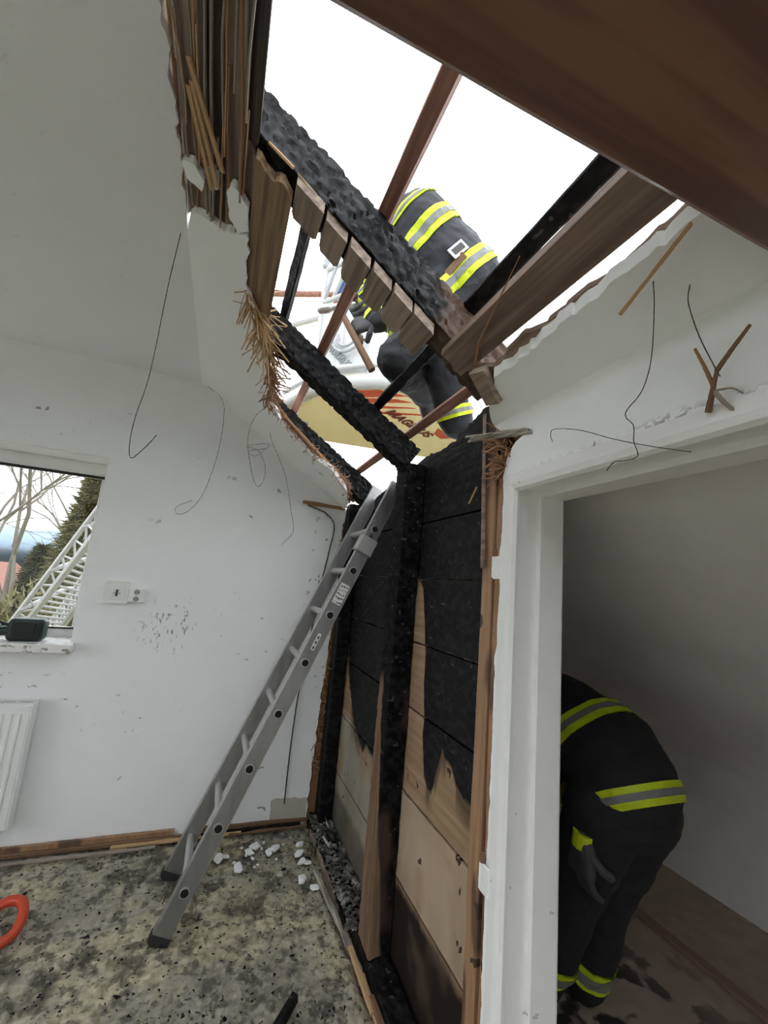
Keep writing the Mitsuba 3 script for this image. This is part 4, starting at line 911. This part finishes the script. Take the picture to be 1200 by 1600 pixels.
x0, y0 = wall_at(0); x1, y1 = wall_at(1)
k = flat_text('MAGIRUS', .075, (.64, 4.02, 3.90), (.5, -.5, -.7), (.5, -.5, .7), 1, 'letter_grey', 'lettering', pf); plab(k, 'grey lettering MAGIRUS on the side panel')
for r_, z in ((.11, 3.93), (.17, 3.93)):
    an = np.linspace(math.pi * .9, math.pi * 2.1, 24)
    obj('curved_trim', tube([(.84 + r_ * .7 * math.cos(a), 3.80 - r_ * .7 * math.cos(a), z + r_ * math.sin(a)) for a in an], .014, 6), 'truck_grey', pf)
for s in (0, .5, 1.0):
    x, y = wall_at(s); obj('post', tube([(x, y, 3.45), (x - .0, y, 4.85)], .028, 8), 'truck_white', pf)
for z in (4.45, 4.85): obj('rail', tube([(*wall_at(s), z) for s in np.linspace(0, 1, 9)], .026, 8), 'truck_white', pf)
obj('brace', cat(tube([(.62, 4.16, 4.45), (.70, 4.04, 4.85)], .02, 8), tube([(.70, 4.04, 4.45), (.78, 3.93, 4.75)], .02, 8)), 'truck_grey', pf)
obj('control_box', rbox((.80, 4.06, 4.60), (.12, .10, .18), .02), 'truck_blue', pf, smooth=50)
obj('lamp', body([[((.60, 4.2, 4.93), .03), ((.62, 4.2, 5.03), .035)]], .02, 2), 'truck_grey', pf)
obj('rail', tube([(.097, 4.8, 4.82), (3.69, 4.8, 6.05)], .035, 8), 'lath_wood', pf)
for x, y in ((1.9, 3.9), (2.6, 4.5)): obj('post', tube([(x, y, 3.45), (x, y, 4.5)], .028, 8), 'truck_white', pf)
obj('rail', tube([(1.319, 3.6, 4.5), (1.9, 3.9, 4.5), (2.6, 4.5, 4.5)], .026, 8), 'truck_white', pf)

obj('support_arm', tube([(-.33, 5.4, 3.4), (.75, 5.0, 3.42)], .05, 8), 'truck_white', pf)
obj('support_arm', tube([(-.30, 5.02, 4.2), (.68, 4.3, 4.40)], .035, 8), 'truck_white', pf)
al = thing('truck_ladder', 'white lattice turntable ladder of the fire truck rising past the window', 'truck ladder')
TC = [np.array([-2.966, 8.5, .408]), np.array([-1.668, 6.8, 2.274])]; BC = [np.array([-2.755, 8.5, .429]), np.array([-1.598, 6.8, 2.005])]; RC = [np.array([-2.324, 8.7, .377]), np.array([-1.347, 7.1, 1.853])]
def ext(A, s): return A[0] + (A[1] - A[0]) * s
S0, S1 = -1.2, 2.05
obj('chord', tube([ext(TC, S0), ext(TC, S1)], .035, 8), 'truck_white', al); obj('chord', tube([ext(BC, S0), ext(BC, S1)], .05, 8), 'truck_white', al)
obj('chord', tube([ext(RC, S0), ext(RC, S1)], .05, 8), 'truck_white', al)
RT = [p + np.array([-.0, -.1, .42]) for p in RC]
obj('chord', tube([ext(RT, S0), ext(RT, S1)], .035, 8), 'truck_white', al)
n = 26
for i in range(n):
    a = S0 + (S1 - S0) * i / n; b = S0 + (S1 - S0) * (i + .5) / n; c_ = S0 + (S1 - S0) * (i + 1) / n
    obj('brace', cat(tube([ext(BC, a), ext(TC, b)], .017, 5), tube([ext(TC, b), ext(BC, c_)], .017, 5)), 'truck_white', al)
    obj('brace', cat(tube([ext(RC, a), ext(RT, b)], .017, 5), tube([ext(RT, b), ext(RC, c_)], .017, 5)), 'truck_white', al)
for i in range(60):
    a = S0 + (S1 - S0) * i / 60
    obj('rung', tube([ext(BC, a), ext(RC, a)], .022, 6), 'truck_white', al)
for a in (.16, .50, .85):
    q = obj('cross_frame', tube([ext(TC, a) + [0, 0, -.02], ext(TC, a) + [.1, -.05, .03], ext(RT, a) + [-.1, 0, .0], ext(RT, a)], .035, 8), 'truck_white', al)

# ------------------------------------------------------------------ garden and hills
one('lawn', box(-60, 40, -60, 120, -4.4, -4.0), 'grass', 'olive garden ground below the window', 'lawn', kind='structure')
def branches(p, d, L, r, depth, R, out):
    n = 5; pts = [np.array(p)]; dd = np.array(d)
    for i in range(n):
        dd = unit(dd + R.normal(0, .13, 3) + np.array([0, 0, .03])); pts.append(pts[-1] + dd * L / n)
    out.append(tube(pts, np.linspace(r, r * .62, n + 1), 6 if r > .02 else 4))
    if depth == 0: return
    for i in range(3 if depth > 2 else 4):
        t = R.uniform(.45, 1.0) if i else 1.0; q = pts[min(n, int(t * n))]
        ax = unit(R.normal(0, 1, 3)); nd = unit(dd + .75 * ax + np.array([0, 0, .12]))
        branches(q, nd, L * R.uniform(.6, .82), r * .6, depth - 1, R, out)
def bare_tree(x, y, z, L, r, seed, label, lean=(0, 0, 1), depth=5):
    k = thing('bare_tree', label, 'tree', 'bare trees outside the window'); del labels[k]['group']
    out = []; R = np.random.default_rng(seed); branches((x, y, z), unit(lean), L, r, depth, R, out)
    obj('trunk', out[0], 'bark', k); obj('branches', cat(out[1:]), 'bark', k)
bare_tree(-4.75, 14, -4.0, 5.4, .085, 4, 'bare branching tree standing in the middle of the window view', (.02, 0, 1))
bare_tree(-7.6, 16, -4.0, 4.8, .085, 9, 'bare tree spreading in from the left edge of the window', (.18, 0, 1))
bare_tree(-3.0, 17, -4.0, 6.4, .09, 23, 'bare pale tree behind the conifer near the window edge', (-.04, 0, 1))
def blades(centers, dirs, lens, w, R):
    n = len(centers); side = np.cross(dirs, R.normal(0, 1, (n, 3))); side /= np.linalg.norm(side, axis=1, keepdims=True)
    a, b, t = centers - side * w, centers + side * w, centers + dirs * lens[:, None]
    v = np.stack([a, b, t], 1).reshape(-1, 3); return trimesh.Trimesh(v, np.arange(3 * n).reshape(-1, 3), process=False)
def conifer(x, y, z0, z1, rad, n, seed, label, mat):
    R = np.random.default_rng(seed); k = thing('conifer', label, 'tree')
    obj('trunk', tube([(x, y, z0), (x, y, z1)], [.16, .02], 8), 'bark', k)
    h = R.uniform(0, 1, n) ** .8; lump = .6 + .8 * meshkit.fbm(np.c_[h * 14, R.uniform(0, 3, n), h * 0], 2, seed)
    an = R.uniform(0, 2 * np.pi, n); rr = rad * (1 - h) ** .8 * np.sqrt(R.uniform(.05, 1, n)) * lump
    c = np.c_[x + rr * np.cos(an), y + rr * np.sin(an), z0 + .4 + h * (z1 - z0 - .3) - .25 * rr]
    d = np.c_[np.cos(an), np.sin(an), R.uniform(-.5, .5, n)] + R.normal(0, .35, (n, 3)); d /= np.linalg.norm(d, axis=1, keepdims=True)
    kk = obj('foliage', blades(c, d, R.uniform(.12, .34, n), .035, R), mat, k); plab(kk, kind='stuff')
conifer(-3.5, 13.6, -4.0, 4.1, 1.5, 14000, 3, 'olive green conifer behind the truck ladder', 'needle_olive')
conifer(-5.0, 15.5, -4.0, 1.7, 1.4, 10000, 5, 'dense lower conifer left of the tall one', 'needle_dark')
conifer(-2.6, 15.0, -4.0, 4.6, 1.5, 9000, 6, 'dark conifer at the right edge of the window view', 'needle_dark')
def shrub(x, y, z1, rad, n, seed, label, mat):
    R = np.random.default_rng(seed); k = thing('shrub', label, 'shrub')
    d = R.normal(0, 1, (n, 3)); d[:, 2] = np.abs(d[:, 2]); d /= np.linalg.norm(d, axis=1, keepdims=True); s = R.uniform(.25, 1, n) ** .5
    c = np.array([x, y, -4.0]) + d * s[:, None] * [rad, rad, z1 + 4.0]
    kk = obj('foliage', blades(c, unit_rows(d + R.normal(0, .6, (n, 3))), R.uniform(.12, .35, n), .03, R), mat, k); plab(kk, kind='stuff')
    obj('stems', cat([tube([(x, y, -4.0), (x + rad * .4 * q[0], y + rad * .4 * q[1], -4 + (z1 + 4) * .6), (x + rad * .7 * q[0], y + rad * .7 * q[1], -4 + (z1 + 4) * .9)], [.04, .02, .008], 5) for q in R.uniform(-1, 1, (14, 2))]), 'bush_twig', k)
shrub(-5.0, 11.0, .75, 1.3, 6000, 1, 'brownish bush at the lower left of the window view', 'leaf_olive')
shrub(-3.9, 12.0, .9, 1.2, 6000, 2, 'olive bush just left of the truck ladder', 'leaf_olive')
shrub(-6.8, 12.5, .5, 1.4, 5000, 7, 'low olive bush at the far left of the window view', 'leaf_olive')
hs_ = thing('house', 'distant house with a red tiled roof seen through the window', 'house')
obj('walls', box(-19.5, -13.5, 36, 42, -4, -.9), 'house_wall', hs_)
obj('roof', trimesh.convex.convex_hull(np.array([(-20, 35.6, -1), (-13.1, 35.6, -1), (-20, 42.4, -1), (-13.1, 42.4, -1), (-19, 39, .9), (-14, 39, .9)])), 'roof_tile', hs_)
obj('chimney', box(-17.2, -16.6, 38.4, 39, .4, 1.6), 'house_wall', hs_)
for x in (-18.5, -16.8, -15.0): obj('window', box(x, x + .8, 35.97, 36.01, -2.9, -1.7), 'dark_glass', hs_)
R = np.random.default_rng(3)
xs = np.linspace(-260, 160, 60)
hv = []
for x in xs:
    h = 7.5 + 9 * float(meshkit.fbm(np.array([x * .012, 0., 0.]), 3, 2)) - .0 * x
    hv += [(x, 200, -6), (x, 230, h), (x, 330, h * .9), (x, 330, -6)]
hf = []
for i in range(59):
    for j in range(4):
        a, b = i * 4 + j, i * 4 + (j + 1) % 4; hf += [(a, b, b + 4), (a, b + 4, a + 4)]
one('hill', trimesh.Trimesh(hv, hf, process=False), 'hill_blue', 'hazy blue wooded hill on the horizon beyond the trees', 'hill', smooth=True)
